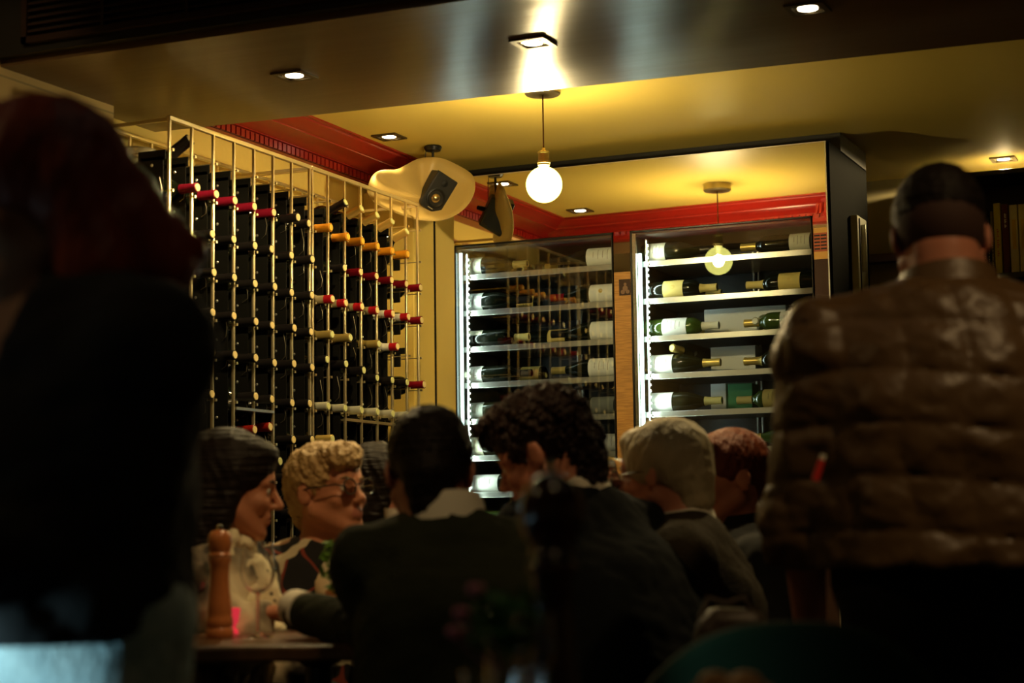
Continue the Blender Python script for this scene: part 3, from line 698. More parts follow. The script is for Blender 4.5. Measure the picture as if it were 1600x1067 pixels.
rimc = [cr(R3, k*len(R3)/NC)-c0 for k in range(NC)]
cen = Vector((0.03, .0, -.02)); back = (_f*.85+_r*-.2-_u*.5).normalized()
for j in range(NR):
    s_ = j/(NR-1); 
    for k in range(NC):
        v = rimc[k]; depth = .06*(1-s_**2.4); vs.append(cen*(1-s_)+v*(s_*.995+.005)+back*depth)
for j in range(NR-1):
    for k in range(NC): fs.append((j*NC+k, j*NC+(k+1) % NC, (j+1)*NC+(k+1) % NC, (j+1)*NC+k))
fs.append(tuple(range(NC)))
mb = MB(); mb.add(vs, fs); o = mb.build('shell_seat', mat('cream_plastic', (.52, .37, .12), .4), sh); sm = o.modifiers.new('solid', 'SOLIDIFY'); sm.thickness = .005
MB().tube([v*1.0 for v in rimc]+[rimc[0]], .0035, 8, caps=False).build('rolled_rim', mat('cream_plastic'), sh)

# ------------------------------------------------------------------ bookshelf on the back wall
bsx0, bsx1 = onY(1440, 280, 7.65).x, .6; zs = onY(1560, 428, 7.65).z; zt_ = onY(1500, 280, 7.65).z
bs = empty('bookshelf', (-.5, 7.75, 0), 'black open bookshelf on the far wall behind the man in the quilted jacket', 'bookshelf'); L = Vector(bs.location)
def bp_(nm, a, b, m=m_black): MB().box(a, b).build(nm, m, bs, .002).location = -L
bp_('side_board', (bsx0, 7.62, 0), (bsx0+.02, 7.915, zt_)); bp_('side_board', (bsx1-.02, 7.62, 0), (bsx1, 7.915, zt_))
bp_('top_board', (bsx0, 7.62, zt_), (bsx1, 7.915, zt_+.02)); bp_('shelf_board', (bsx0+.02, 7.62, zs-.025), (bsx1-.02, 7.915, zs))
bp_('shelf_board', (bsx0+.02, 7.62, zs-.45), (bsx1-.02, 7.915, zs-.425)); bp_('back_board', (bsx0, 7.912, 0), (bsx1, 7.918, zt_))
books = [(1538, 1544, 322, (.04, .06, .10), 'thin dark blue book half hidden by the man\'s ear'), (1544, 1550, 340, (.01, .03, .10), 'dark blue book with pale spine writing beside the man\'s ear'),
         (1550.5, 1555.5, 330, (.16, .15, .05), 'thin olive book left of the yellow one'), (1556, 1567.5, 317.5, (.70, .62, .06), 'bright yellow book with red vertical spine writing'),
         (1568.5, 1580, 319, (.12, .012, .015), 'maroon book with white marks at the top of its spine'), (1580.5, 1594, 320, (.72, .66, .40), 'thick cream book with a yellow spine panel'),
         (1595, 1608, 319, (.74, .66, .34), 'cream book at the right edge of the photo')]
for (xa, xb, yt, c_, d_) in books:
    A = onY(xa, 427, 7.66); Bp = onY(xb, 427, 7.66); zt2 = onY(xa, yt, 7.66).z; W_ = Bp.x-A.x-.001; h_ = zt2-zs
    m = mat('book_'+d_[:14].strip().replace(' ', '_'), c_, .5)
    t = MB().box((0, 0, 0), (W_, .19, h_-.0005)).build('book', m, None, .003); t.location = (A.x, 7.66, zs+.0005)
    tag(t, d_, 'book', 'books on the black shelf')
    MB().box((.002, .004, .003), (W_-.002, .192, h_-.0)).build('page_block', mat('paper_edge', (.7, .66, .5), .8), t)
    mk = mat('spine_'+d_[:8].strip(), (.6, .08, .03) if c_[0] > .69 and c_[2] < .1 else ((.8, .8, .75) if c_[0] < .2 else (.72, .5, .05)), .6)
    mb = MB()
    if c_[0] > .7 and c_[2] > .3: mb.box((W_*.3, -.0008, h_*.35), (W_*.75, 0, h_*.78))
    else:
        lo, hi = (.25, .68) if c_[2] < .1 and c_[0] > .5 else ((.66, .88) if c_[0] > .1 and c_[1] < .05 else (.12, .5))
        for k in range(14):
            z = h_*(lo+(hi-lo)*k/14)
            if k % 5 != 3: mb.box((W_*.38, -.0008, z), (W_*(.55+.12*(k % 2)), 0, z+h_*.014))
    mb.build('spine_print', mk, t)
q = onY(1345, 400, 7.9); q1 = onY(1430, 392, 7.9)
t = MB().box((-1.9, 7.87, q.z-.04), (q1.x+.1, 7.918, q.z)).build('picture_ledge', mat('dark_red_wood', (.10, .02, .012), .4), None, .003)
struct(t); t.name = 'trim_4'

# ------------------------------------------------------------------ implicit bodies -> one continuous mesh each
def v3(*a): return np.array(a, dtype=np.float32)
def smin(a, b, k):
    if k <= 0: return np.minimum(a, b)
    h = np.clip(.5+.5*(b-a)/k, 0, 1); return b*(1-h)+a*h-k*h*(1-h)
def smax(a, b, k): return -smin(-a, -b, k)
def sd_rc(P, a, b, ra, rb):
    a = np.asarray(a, np.float32); b = np.asarray(b, np.float32); ab = b-a; t = np.clip(((P-a)@ab)/max(float(ab@ab), 1e-9), 0, 1)
    return np.linalg.norm(P-(a+t[:, None]*ab), axis=1)-(ra+t*(rb-ra))
def sd_el(P, c, r, Rm=None):
    q = P-np.asarray(c, np.float32)
    if Rm is not None: q = q@Rm
    r = np.asarray(r, np.float32); k0 = np.linalg.norm(q/r, axis=1); k1 = np.linalg.norm(q/(r*r), axis=1)+1e-9
    return k0*(k0-1)/k1
def nets(fn, lo, hi, h):
    """block-sparse surface nets of fn(P)->distance"""
    B = 8; lo = np.array(lo, float); n = np.ceil((np.array(hi)-lo)/h/B).astype(int); N = n*B
    ax = [lo[i]+(np.arange(n[i])*B+B/2)*h for i in range(3)]
    C = np.stack(np.meshgrid(*ax, indexing='ij'), -1).reshape(-1, 3).astype(np.float32)
    dc = fn(C).reshape(n); act = np.abs(dc) < B*h*.5*1.7321*1.25+.03
    F = np.repeat(np.repeat(np.repeat(dc, B, 0), B, 1), B, 2).astype(np.float32)
    A = np.repeat(np.repeat(np.repeat(act, B, 0), B, 1), B, 2); idx = np.argwhere(A)
    P = (lo+idx*h).astype(np.float32); out = np.empty(len(P), np.float32)
    for k in range(0, len(P), 400000): out[k:k+400000] = fn(P[k:k+400000])
    F[A] = out; F[0] = F[-1] = 1; F[:, 0] = F[:, -1] = 1; F[:, :, 0] = F[:, :, -1] = 1
    S = F < 0; nx, ny, nz = F.shape
    cs = np.zeros((nx-1, ny-1, nz-1), np.int8)
    for dx in (0, 1):
        for dy in (0, 1):
            for dz in (0, 1): cs += S[dx:nx-1+dx, dy:ny-1+dy, dz:nz-1+dz]
    cell = np.argwhere((cs > 0) & (cs < 8)); vid = -np.ones(cs.shape, np.int64); vid[tuple(cell.T)] = np.arange(len(cell))
    acc = np.zeros((len(cell), 3)); cnt = np.zeros(len(cell)); cor = [(a, b, c) for a in (0, 1) for b in (0, 1) for c in (0, 1)]
    for i in cor:
        for j in cor:
            if sum(abs(np.array(i)-j)) == 1 and i < j:
                fa = F[tuple((cell+i).T)]; fb = F[tuple((cell+j).T)]; m = (fa < 0) != (fb < 0)
                t = np.where(m, fa/np.where(m, fa-fb, 1), 0)
                acc += m[:, None]*(np.array(i)+t[:, None]*(np.array(j)-np.array(i))); cnt += m
    V = lo+(cell+acc/cnt[:, None])*h; Q = []
    for d in range(3):
        sl0 = [slice(None)]*3; sl1 = [slice(None)]*3; sl0[d] = slice(0, -1); sl1[d] = slice(1, None)
        e = np.argwhere(S[tuple(sl0)] != S[tuple(sl1)]); u, w_ = (d+1) % 3, (d+2) % 3
        e = e[(e[:, u] > 0) & (e[:, w_] > 0)]
        s0 = S[tuple(e.T)]; q = []
        for (a, b) in ((-1, -1), (0, -1), (0, 0), (-1, 0)):
            c = e.copy(); c[:, u] += a; c[:, w_] += b; q.append(vid[tuple(c.T)])
        q = np.stack(q, 1); q[~s0] = q[~s0][:, ::-1]; Q.append(q)
    return V, np.concatenate(Q)
def npmesh(name, V, Q, mats, mi=None):
    me = bpy.data.meshes.new(name); me.vertices.add(len(V)); me.vertices.foreach_set('co', V.astype(np.float32).ravel())
    me.loops.add(Q.size); me.loops.foreach_set('vertex_index', Q.astype(np.int32).ravel())
    me.polygons.add(len(Q)); me.polygons.foreach_set('loop_start', np.arange(0, Q.size, 4, dtype=np.int32)); me.polygons.foreach_set('loop_total', np.full(len(Q), 4, np.int32))
    for m in (mats if isinstance(mats, (list, tuple)) else [mats]): me.materials.append(m)
    if mi is not None: me.polygons.foreach_set('material_index', mi.astype(np.int32))
    me.update(calc_edges=True); me.validate(); me.shade_smooth(); return me
def fbm(P, f, seed=0):
    r = np.random.RandomState(seed); o = np.zeros(len(P), np.float32)
    for k in range(3):
        w1 = r.normal(size=(3, 3)).astype(np.float32)*f*(1.7**k); ph = r.rand(3)*6.28
        q = P@w1+ph; q = q+1.3*np.sin(q[:, [1, 2, 0]]*.7); o += (.6**k)*np.sin(q[:, 0])*np.sin(q[:, 1]+q[:, 2]*.5)
    return o

CR = np.array([math.cos(YAW), math.sin(YAW), 0]); CF = np.array([-math.sin(YAW), math.cos(YAW), 0]); UP = np.array([0, 0, 1.])
def wd(a, d=0., z=0): return CR*a+CF*d+UP*z                     # camera-right / away / up
def P3(x, y, D): return np.array(atD(x, y, D))
def frame(fwd, tilt=0.):
    """columns: right, forward, up of a head whose face looks along fwd; tilt = roll towards its right"""
    f = np.array(fwd, float); f /= np.linalg.norm(f); r = np.cross(f, UP); r /= np.linalg.norm(r); u = np.cross(r, f)
    c, s_ = math.cos(tilt), math.sin(tilt); return np.stack([c*r-s_*u, f, s_*r+c*u], 1)

class Body:
    def __init__(s): s.prims = []
    def rc(s, a, b, ra, rb, k=.02): s.prims.append(('rc', a, b, ra, rb, k)); return s
    def el(s, c, r, Rm=None, k=.02): s.prims.append(('el', c, r, Rm, k)); return s
    def cut(s, c, r, Rm=None, k=.008): s.prims.append(('cut', c, r, Rm, k)); return s
    def __call__(s, P):
        d = np.full(len(P), 1e3, np.float32)
        for p in s.prims:
            if p[0] == 'rc': d = smin(d, sd_rc(P, *p[1:5]), p[5])
            elif p[0] == 'el': d = smin(d, sd_el(P, p[1], p[2], p[3]), p[4])
            else: d = smax(d, -sd_el(P, p[1], p[2], p[3]), p[4])
        return d
    def bounds(s, pad=.03):
        L_ = []
        for p in s.prims:
            if p[0] == 'rc': L_ += [np.array(p[1])-p[3], np.array(p[1])+p[3], np.array(p[2])-p[4], np.array(p[2])+p[4]]
            elif p[0] == 'el': m = max(p[2]); L_ += [np.array(p[1])-m, np.array(p[1])+m]
        L_ = np.array(L_); return L_.min(0)-pad, L_.max(0)+pad

def add_head(B, hc, Fm, s=1., female=False, nose=1., jaw=1.):
    T = lambda x, y, z: hc+Fm@(np.array([x, y, z])*s)
    B.el(T(0, -.018, .030), (.074*s, .094*s, .086*s), Fm, 0)
    B.el(T(0, .028, -.030), (.060*s, .060*s, .084*s), Fm, .02*s)
    B.el(T(0, .058, .030), (.052*s, .030*s, .040*s), Fm, .02*s)
    for sg in (-1, 1):
        B.rc(T(sg*.056, .0, -.050), T(sg*.020*jaw, .066, -.094), .020*s, .017*s, .02*s)
        B.el(T(sg*.036, .064, -.028), (.022*s, .020*s, .020*s), Fm, .014*s)
        B.rc(T(sg*.012, .084, .018), T(sg*.044, .070, .016), .009*s, .008*s, .010*s)
    B.el(T(0, .072, -.100), (.020*s, .017*s, .016*s), Fm, .014*s)
    for sg in (-1, 1): B.cut(T(sg*.031, .095, .000), (.016*s, .014*s, .011*s), Fm, .010*s)
    for sg in (-1, 1): B.el(T(sg*.031, .0735, -.001), (.0135*s, .0115*s, .0095*s), Fm, .003*s)
    B.rc(T(0, .084, .010), T(0, .084+.024*nose, -.030), .0075*s, .0105*s, .008*s)
    for sg in (-1, 1): B.el(T(sg*.0115, .096, -.035), (.0075*s, .010*s, .007*s), Fm, .006*s)
    B.el(T(0, .080, -.062), (.026*s, .014*s, .018*s), Fm, .012*s)
    B.rc(T(-.017, .0895, -.0595), T(.017, .0895, -.0595), .0045*s, .0045*s, .004*s)
    B.rc(T(-.014, .0885, -.0705), T(.014, .0885, -.0705), .0055*s, .0055*s, .004*s)
    B.cut(T(0, .0975, -.0648), (.024*s, .008*s, .0014*s), Fm, .002*s)
    for sg in (-1, 1):
        E_ = Fm@np.array([[math.cos(.35), -sg*math.sin(.35), 0], [sg*math.sin(.35), math.cos(.35), 0], [0, 0, 1]])
        B.el(T(sg*.078, -.010, -.006), (.0065*s, .019*s, .031*s), E_, .006*s)
        B.cut(T(sg*.0865, -.004, -.002), (.005*s, .010*s, .017*s), E_, .004*s)
def add_hand(B, w, d, n, s=1., curl=.5, left=False, spread=.1):
    """w wrist, d pointing direction, n back-of-hand normal; five separate fingers"""
    d = np.array(d, float); d /= np.linalg.norm(d); n = np.array(n, float); n = n-d*(n@d); n /= np.linalg.norm(n); x = np.cross(d, n)*(1 if left else -1)
    T = lambda a, b, c: w+(x*a+d*b+n*c)*s
    for a in (-.026, -.009, .009, .026): B.rc(T(a*.6, .012, 0), T(a*1.05, .082, 0), .013*s, .0105*s, .012)
    for i, (a, L_, r) in enumerate(((-.029, .062, .0078), (-.010, .076, .0083), (.010, .082, .0086), (.029, .074, .0084))):
        b0 = T(a, .086, 0); a1 = curl*.7; dirx = a*spread*4
        v1 = (d*math.cos(a1)-n*math.sin(a1)+x*dirx); v1 /= np.linalg.norm(v1); b1 = b0+v1*L_*.45*s
        v2 = d*math.cos(a1*2.3)-n*math.sin(a1*2.3)+x*dirx*.5; v2 /= np.linalg.norm(v2); b2 = b1+v2*L_*.32*s
        v3_ = d*math.cos(a1*3)-n*math.sin(a1*3); b3 = b2+v3_*L_*.23*s
        B.rc(b0, b1, r*s, r*.92*s, .005); B.rc(b1, b2, r*.92*s, r*.85*s, .002); B.rc(b2, b3, r*.85*s, r*.75*s, .002)
    t0 = T(.020, .020, -.004); t1 = t0+(x*.72+d*.62-n*.28)*.040*s; t2 = t1+(x*.25+d*.9-n*.35)*.030*s
    B.rc(t0, t1, .014*s, .0105*s, .010); B.rc(t1, t2, .0105*s, .0085*s, .002)

def skinmat(nm, col): 
    m = mat(nm, col, .5, spec=.4, bump=(60, .06, 'noise')); m.node_tree.nodes['Principled BSDF'].inputs['Subsurface Weight'].default_value = .06
    m.node_tree.nodes['Principled BSDF'].inputs['Subsurface Radius'].default_value = (.02, .008, .004); return m
m_lip = mat('lip_skin', (.46, .17, .11), .45)
m_eye = mat('eye_white', (.6, .55, .45), .15); m_iris = mat('dark_iris', (.02, .012, .008), .1)
def person(label, hc, fwd, skin, tilt=0., s=1., female=False, nose=1., torso=None, arms=None, legs=None, hand=None, neck=None, face=True, jaw=1., res=.0062, lipm=None, group=None):
    """torso: dict(nb, ch, pv, sh=(L,R), r) in world coordinates"""
    Fm = frame(fwd, tilt); B = Body(); add_head(B, hc, Fm, s, female, nose, jaw)
    nb, ch, pv = torso['nb'], torso['ch'], torso['pv']; shL, shR = torso['sh']; wd_ = torso.get('w', 1.)
    nr = .050 if female else .060
    B.rc(hc+Fm@np.array([0, -.028, -.045])*s, nb, nr*s, nr*1.08*s, .02)
    B.rc(nb, (shL+nb)/2-UP*.015, .055, .052, .04); B.rc((shL+nb)/2-UP*.015, shL, .052, .050, .03)
    B.rc(nb, (shR+nb)/2-UP*.015, .055, .052, .04); B.rc((shR+nb)/2-UP*.015, shR, .052, .050, .03)
    sh_dir = (shR-shL)/np.linalg.norm(shR-shL)
    for sg in (-1, 1):
        B.rc(ch+sh_dir*sg*.07*wd_, pv+sh_dir*sg*.06*wd_, .100*wd_, .105*wd_, .05)
    B.rc(nb-UP*.05, ch, .09*wd_, .11*wd_, .05)
    for sh_, el_, wr_ in arms: B.rc(sh_, el_, .047, .040, .02); B.rc(el_, wr_, .040, .027, .012)
    for hp_, kn, an in legs:
        B.rc(hp_, kn, .080, .058, .03); B.rc(kn, an, .055, .040, .02)
        fd = torso['ff']; B.rc(an+UP*.0, an+fd*.13-UP*.025, .036, .028, .02)
    for hn in (hand or []): add_hand(B, *hn[0:3], **hn[3])
    lo, hi = B.bounds(); lo[2] = max(lo[2], .004)
    V, Q = nets(B, lo, hi, res)
    c = (V[Q].mean(1)-hc)@Fm/s
    mi = np.zeros(len(Q), int)
    lipsel = (np.abs(c[:, 0]) < .021) & (c[:, 1] > .080) & (c[:, 2] < -.0545) & (c[:, 2] > -.0765) & (((c[:, 2]+.065)/.0115)**2+(c[:, 0]/.021)**2 < 1)
    mi[lipsel] = 1
    o0 = hc*1.; o0 = np.array([torso['pv'][0], torso['pv'][1], 0.])
    o = bpy.data.objects.new('person', npmesh('person', V-o0, Q, [skin, lipm or m_lip], mi)); COL.objects.link(o); o.location = o0
    tag(o, label, 'person', group); o['_hc'] = 0; del o['_hc']
    T = lambda x, y, z: hc+Fm@(np.array([x, y, z])*s)-o0
    if face:
        for sg in (-1, 1):
            mb = MB(); R_ = Matrix([list(r) for r in Fm]); c_ = Vector(T(sg*.031, .0745, -.0008))
            mb.lathe([(1e-4, -.0105)]+[(.0120*math.sin(a*PI/10), -.0105*math.cos(a*PI/10)) for a in range(1, 10)]+[(1e-4, .0105)], 16, 0, R=R_ @ Matrix.Rotation(-PI/2, 3, 'X'), c=c_)
            mb.lathe([(.0055, .0100), (.003, .0113), (0, .0116)], 14, 1, R=R_ @ Matrix.Rotation(-PI/2, 3, 'X'), c=c_)
            mb.build('eye', [m_eye, m_iris], o)
    return o, o0, Fm, B, T
def cloth(o, o0, name, fn, lo, hi, m, res=.009, mi=None, label=None):
    V, Q = nets(fn, lo, hi, res)
    mats = m if isinstance(m, list) else [m]
    ids = mi(V[Q].mean(1)) if mi else None
    c = bpy.data.objects.new(name, npmesh(name, V-o0, Q, mats, ids)); COL.objects.link(c); c.parent = o
    if label: c['label'] = label
    return c
def jacket_sdf(torso, arms, off=.016, wd_=1., hem=None, armoff=.016, noise=.004, seed=1, neckcut=.02, loose=.02):
    B = Body(); nb, ch, pv = torso['nb'], torso['ch'], torso['pv']; shL, shR = torso['sh']; w_ = torso.get('w', 1.)
    sd = (shR-shL)/np.linalg.norm(shR-shL)
    for sh_ in (shL, shR):
        B.rc(nb-UP*.012, (sh_+nb)/2-UP*.015, .056+off*.6, .056+off, .05); B.rc((sh_+nb)/2-UP*.015, sh_, .056+off, .054+off, .04)
    for sg in (-1, 1): B.rc(ch+sd*sg*.07*w_, pv+sd*sg*.06*w_, .100*w_+off+loose*.5, .105*w_+off+loose, .06)
    B.rc(nb-UP*.06, ch, .09*w_+off, .11*w_+off, .06)
    for sh_, el_, wr_ in arms:
        e = np.array(wr_)-np.array(el_); wr2 = np.array(wr_)-e/np.linalg.norm(e)*.01
        B.rc(sh_, el_, .052+armoff, .044+armoff, .03); B.rc(el_, wr2, .043+armoff, .030+armoff*.7, .012)
    top = nb+UP*.0
    axis = (nb-ch)/np.linalg.norm(nb-ch)
    def f(P):
        d = B(P)-noise*fbm(P, 16, seed)-noise*.5*fbm(P, 40, seed+5)
        d = smax(d, -(sd_rc(P, nb+axis*(.035), nb+axis*.25, .062, .11)), .01)
        if hem is not None: d = smax(d, hem-P[:, 2], .01)
        return d
    return f, B
def trousers_sdf(torso, legs, off=.014, top=None):
    B = Body(); pv = torso['pv']; shL, shR = torso['sh']; w_ = torso.get('w', 1.); sd = (shR-shL)/np.linalg.norm(shR-shL)
    for sg in (-1, 1): B.rc(pv+sd*sg*.06*w_+UP*.06, pv+sd*sg*.06*w_, .105*w_+off, .108*w_+off, .05)
    for hp_, kn, an in legs: B.rc(hp_, kn, .086+off, .064+off, .03); B.rc(kn, an-UP*.0, .060+off, .048+off, .02)
    def f(P): return smax(smax(B(P)-.003*fbm(P, 20, 3), P[:, 2]-(top if top else pv[2]+.08), .01), (legs[0][2][2]-.01)-P[:, 2], .01)
    return f, B
def ring(o, o0, name, pts, r, m, label=None, closed=True):
    pts = [Vector(p-o0) for p in pts]; pts = pts+[pts[0], pts[1]] if closed else pts
    c = MB().tube(pts, r, 10, caps=not closed).build(name, m, o)
    if label: c['label'] = label
    return c
def seated(hc, fwd_t, lean=.10, sw=.185, w=1., drop=.235, knee=.42, pelvis_h=.54, armL=None, armR=None, back=None, nbo=None):
    """a seated figure facing fwd_t (horizontal unit) with the trunk leaning forward by lean metres"""
    f = np.array(fwd_t, float); f[2] = 0; f /= np.linalg.norm(f); r = np.cross(f, UP)
    nb = hc-UP*drop*.72-f*.045 if nbo is None else hc+nbo; pv = np.array([nb[0], nb[1], 0])-f*lean+UP*pelvis_h
    ch = nb*.55+pv*.45+f*.01; ch = nb+(pv-nb)*.40
    shL = nb-r*sw-UP*.045; shR = nb+r*sw-UP*.045
    T = dict(nb=nb, ch=ch, pv=pv, sh=(shL, shR), w=w, ff=f)
    hipL, hipR = pv-r*.09+f*.02, pv+r*.09+f*.02; kL, kR = hipL+f*knee-UP*.02-r*.04, hipR+f*knee-UP*.02+r*.04
    aL = np.array([kL[0], kL[1], .065])-f*.05; aR = np.array([kR[0], kR[1], .065])-f*.05
    def arm(sh_, sgn, spec):
        if spec is None:      # hand resting on the thigh
            el_ = sh_-UP*.27+f*.03+r*sgn*.04; wr_ = np.array([*(pv+f*.27+r*sgn*.10)[:2], pv[2]+.12]); return sh_, el_, wr_
        return sh_, spec[0], spec[1]
    arms = [arm(shL, -1, armL), arm(shR, 1, armR)]
    return T, arms, [(hipL, kL, aL), (hipR, kR, aR)], f, r
def standing(hc, fwd_t, lean=.1, sw=.20, w=1., drop=.24, pelvis_h=.92, nbo=None, elb=None):
    f = np.array(fwd_t, float); f[2] = 0; f /= np.linalg.norm(f); r = np.cross(f, UP)
    nb = hc-UP*drop*.72-f*.045 if nbo is None else hc+nbo
    pv = np.array([nb[0], nb[1], 0])-f*lean+UP*pelvis_h; ch = nb+(pv-nb)*.40
    shL = nb-r*sw-UP*.05; shR = nb+r*sw-UP*.05
    T = dict(nb=nb, ch=ch, pv=pv, sh=(shL, shR), w=w, ff=f)
    L_ = []
    for sg in (-1, 1):
        hp_ = pv+r*sg*.09; kn = hp_+f*.03+r*sg*.02; kn[2] = .49; an = kn-f*.03; an[2] = .065; L_.append((hp_, kn, an))
    return T, L_, f, r

def hair(o, o0, hc, Fm, s, m, prims, cuts, noise=.004, nf=60, seed=2, res=.005, extra=None, name='hair', label=None):
    """prims / cuts in the head frame: ('el',c,r) or ('rc',a,b,ra,rb)"""
    B = Body(); T = lambda p: hc+Fm@(np.array(p)*s)
    for p in prims:
        if p[0] == 'el': B.el(T(p[1]), tuple(np.array(p[2])*s), Fm, .02)
        else: B.rc(T(p[1]), T(p[2]), p[3]*s, p[4]*s, .02)
    Cc = Body()
    for p in cuts:
        if p[0] == 'el': Cc.el(T(p[1]), tuple(np.array(p[2])*s), Fm, .01)
        else: Cc.rc(T(p[1]), T(p[2]), p[3]*s, p[4]*s, .01)
    def f(P):
        q = (P-hc)@Fm
        n_ = noise*fbm(q.astype(np.float32), nf, seed)
        d = B(P)+n_
        if cuts: d = smax(d, -Cc(P)+n_*.6, .004)
        return d
    lo, hi = B.bounds(.02); return cloth(o, o0, name, f, lo, hi, m, res, label=label)

# ------------------------------------------------------------------ the people
sk1 = skinmat('skin_warm', (.52, .22, .115)); sk2 = skinmat('skin_ruddy', (.50, .20, .12)); sk3 = skinmat('skin_olive', (.48, .25, .14))
m_hdark = mat('dark_brown_hair', (.010, .006, .0035), .55, spec=.2, bump=((8, 8, 90), .5, 'noise'))
m_hcurl = mat('curly_brown_hair', (.022, .0085, .004), .5, spec=.4, bump=(70, .8, 'noise'))
m_hgrey = mat('grey_hair', (.40, .33, .20), .5, spec=.4, bump=((60, 60, 12), .6, 'noise'))
m_haub = mat('auburn_hair', (.12, .024, .007), .5, spec=.3, bump=((60, 60, 14), .6, 'noise'))
m_hblond = mat('sandy_hair', (.46, .30, .12), .5, spec=.4, bump=(55, .8, 'noise'))
m_hred = mat('red_brown_hair', (.26, .040, .012), .42, spec=.5, bump=((60, 60, 6), .35, 'noise'))
m_green = mat('dark_green_wool', (.024, .028, .014), .9, spec=.2, bump=(120, .3, 'noise'))
m_navy = mat('dark_navy_cloth', (.005, .007, .008), .9, spec=.2)
m_tweed = mat('brown_grey_tweed', (.034, .026, .015), .9, spec=.2, bump=(150, .3, 'noise'))
m_blackc = mat('black_cloth', (.008, .008, .008), .92)
m_shirt = mat('white_shirt', (.80, .76, .62), .8)
m_trous = mat('dark_trousers', (.012, .012, .011), .9)
m_jean = mat('pale_denim', (.50, .66, .68), .8, bump=(90, .3, 'noise')); colornoise(m_jean, (.24, .38, .42), (.66, .80, .78), 9, .35, .7)
m_puffer = mat('brown_quilted_nylon', (.10, .055, .020), .42, spec=.5, bump=(14, .25, 'noise'))
m_shoe = mat('black_shoe', (.01, .01, .01), .4)
def collar(o, o0, nb, ch, r1, m, h=.035, tilt=None, label=None):
    ax = (nb-ch)/np.linalg.norm(nb-ch) if tilt is None else tilt/np.linalg.norm(tilt)
    Rz = Vector((0, 0, 1)).rotation_difference(Vector(ax)).to_matrix()
    c = MB().lathe([(r1+.006, -.014), (r1+.002, h*.5), (r1-.003, h), (r1-.007, h), (r1-.002, h*.4), (r1, -.014)], 28, R=Rz, c=Vector(nb-o0)).build('collar', m, o)
    if label: c['label'] = label
    return c
def dress(o, o0, T, arms, legs, mj, mt, jname='jacket', **kw):
    res = kw.pop('res', .010); f, B = jacket_sdf(T, arms, **kw); lo, hi = B.bounds(.03); lab = None
    cloth(o, o0, jname, f, lo, hi, mj, res)
    g, B2 = trousers_sdf(T, legs); lo, hi = B2.bounds(.02); cloth(o, o0, 'trousers', g, lo, hi, mt, .013)
stool_at = []
def cut_face(yf=.035, z0=-.03, wid=.068):      # keep hair off the face
    return [('el', (0, .105, z0), (wid, .062, .085)), ('el', (0, .05, -.10), (.075, .07, .075))]

# --- man A: back to us, dark green jumper over a white collar
hcA = P3(672, 737, 3.50); fA = wd(-.04, 1, -.16)
T, arms, legs, f, r = seated(hcA, wd(-.12, 1), lean=.10, sw=.150, w=.98, armL=(P3(612, 1000, 3.44), P3(470, 953, 3.70)), nbo=wd(.034, -.055, -.125))
T['pv'] = T['pv']+wd(.03); T['ch'] = T['ch']+wd(.012)
pA, oA, Fm, B, TT = person('man with short dark hair and white collar under dark green jumper, back turned', hcA, fA, sk2, tilt=.02, torso=T, arms=arms, legs=legs, face=False,
    hand=[(P3(472, 951, 3.71), wd(.30, .95, .05), UP, dict(left=True, curl=.35))])
hair(pA, oA, hcA, Fm, 1, m_hdark, [('el', (0, -.018, .036), (.083, .100, .091)), ('rc', (0, -.075, -.02), (0, -.070, -.075), .055, .040)],
     [('el', (0, .12, -.03), (.075, .06, .10)), ('el', (.085, .000, -.030), (.022, .030, .05)), ('el', (-.085, .000, -.030), (.022, .030, .05)), ('el', (0, .04, -.10), (.09, .08, .07))], .0022, 130)
dress(pA, oA, T, arms, legs, m_green, m_trous, 'jumper', off=.014, noise=.004, res=.009)
collar(pA, oA, T['nb']+UP*.035, T['ch'], .071, m_shirt, .040, label='white shirt collar')
c_ = MB().tube([Vector(P3(470, 953, 3.70)-oA)+Vector(wd(.012, -.020, -.003)), Vector(P3(470, 952, 3.70)-oA)+Vector(wd(-.016, .022, .002))], [.041, .039], 16).build('shirt_cuff', m_shirt, pA); c_['label'] = 'white shirt cuff'

# --- man B: curly hair, head bowed to the left
hcB = P3(848, 712, 3.90); fB = wd(-.88, .30, -.38)
T, arms, legs, f, r = seated(hcB, wd(-.75, .66), lean=.22, sw=.175, nbo=wd(.085, -.01, -.125), armL=(P3(905, 960, 3.8), P3(840, 1010, 3.8)))
pB, oB, Fm, B, TT = person('man with curly dark brown hair bowing his head left, white collar, dark jacket', hcB, fB, sk2, torso=T, arms=arms, legs=legs)
hair(pB, oB, hcB, Fm, 1, m_hcurl, [('el', (0, -.022, .050), (.090, .110, .095)), ('el', (0, .050, .100), (.062, .055, .040)), ('rc', (0, -.085, -.01), (0, -.078, -.075), .055, .042), ('el', (0, .085, .085), (.045, .03, .028))],
     [('el', (0, .125, -.035), (.085, .070, .088)), ('el', (-.090, .004, -.045), (.040, .034, .062)), ('el', (.090, .004, -.045), (.040, .034, .062)), ('el', (0, .04, -.11), (.09, .085, .075))], .0095, 75, res=.0045)
dress(pB, oB, T, arms, legs, m_navy, m_trous, off=.024, noise=.005)
collar(pB, oB, T['nb']+wd(-.012,0,.034), T['ch'], .071, m_shirt, .036, tilt=wd(-.55, .1, 1), label='white shirt collar')

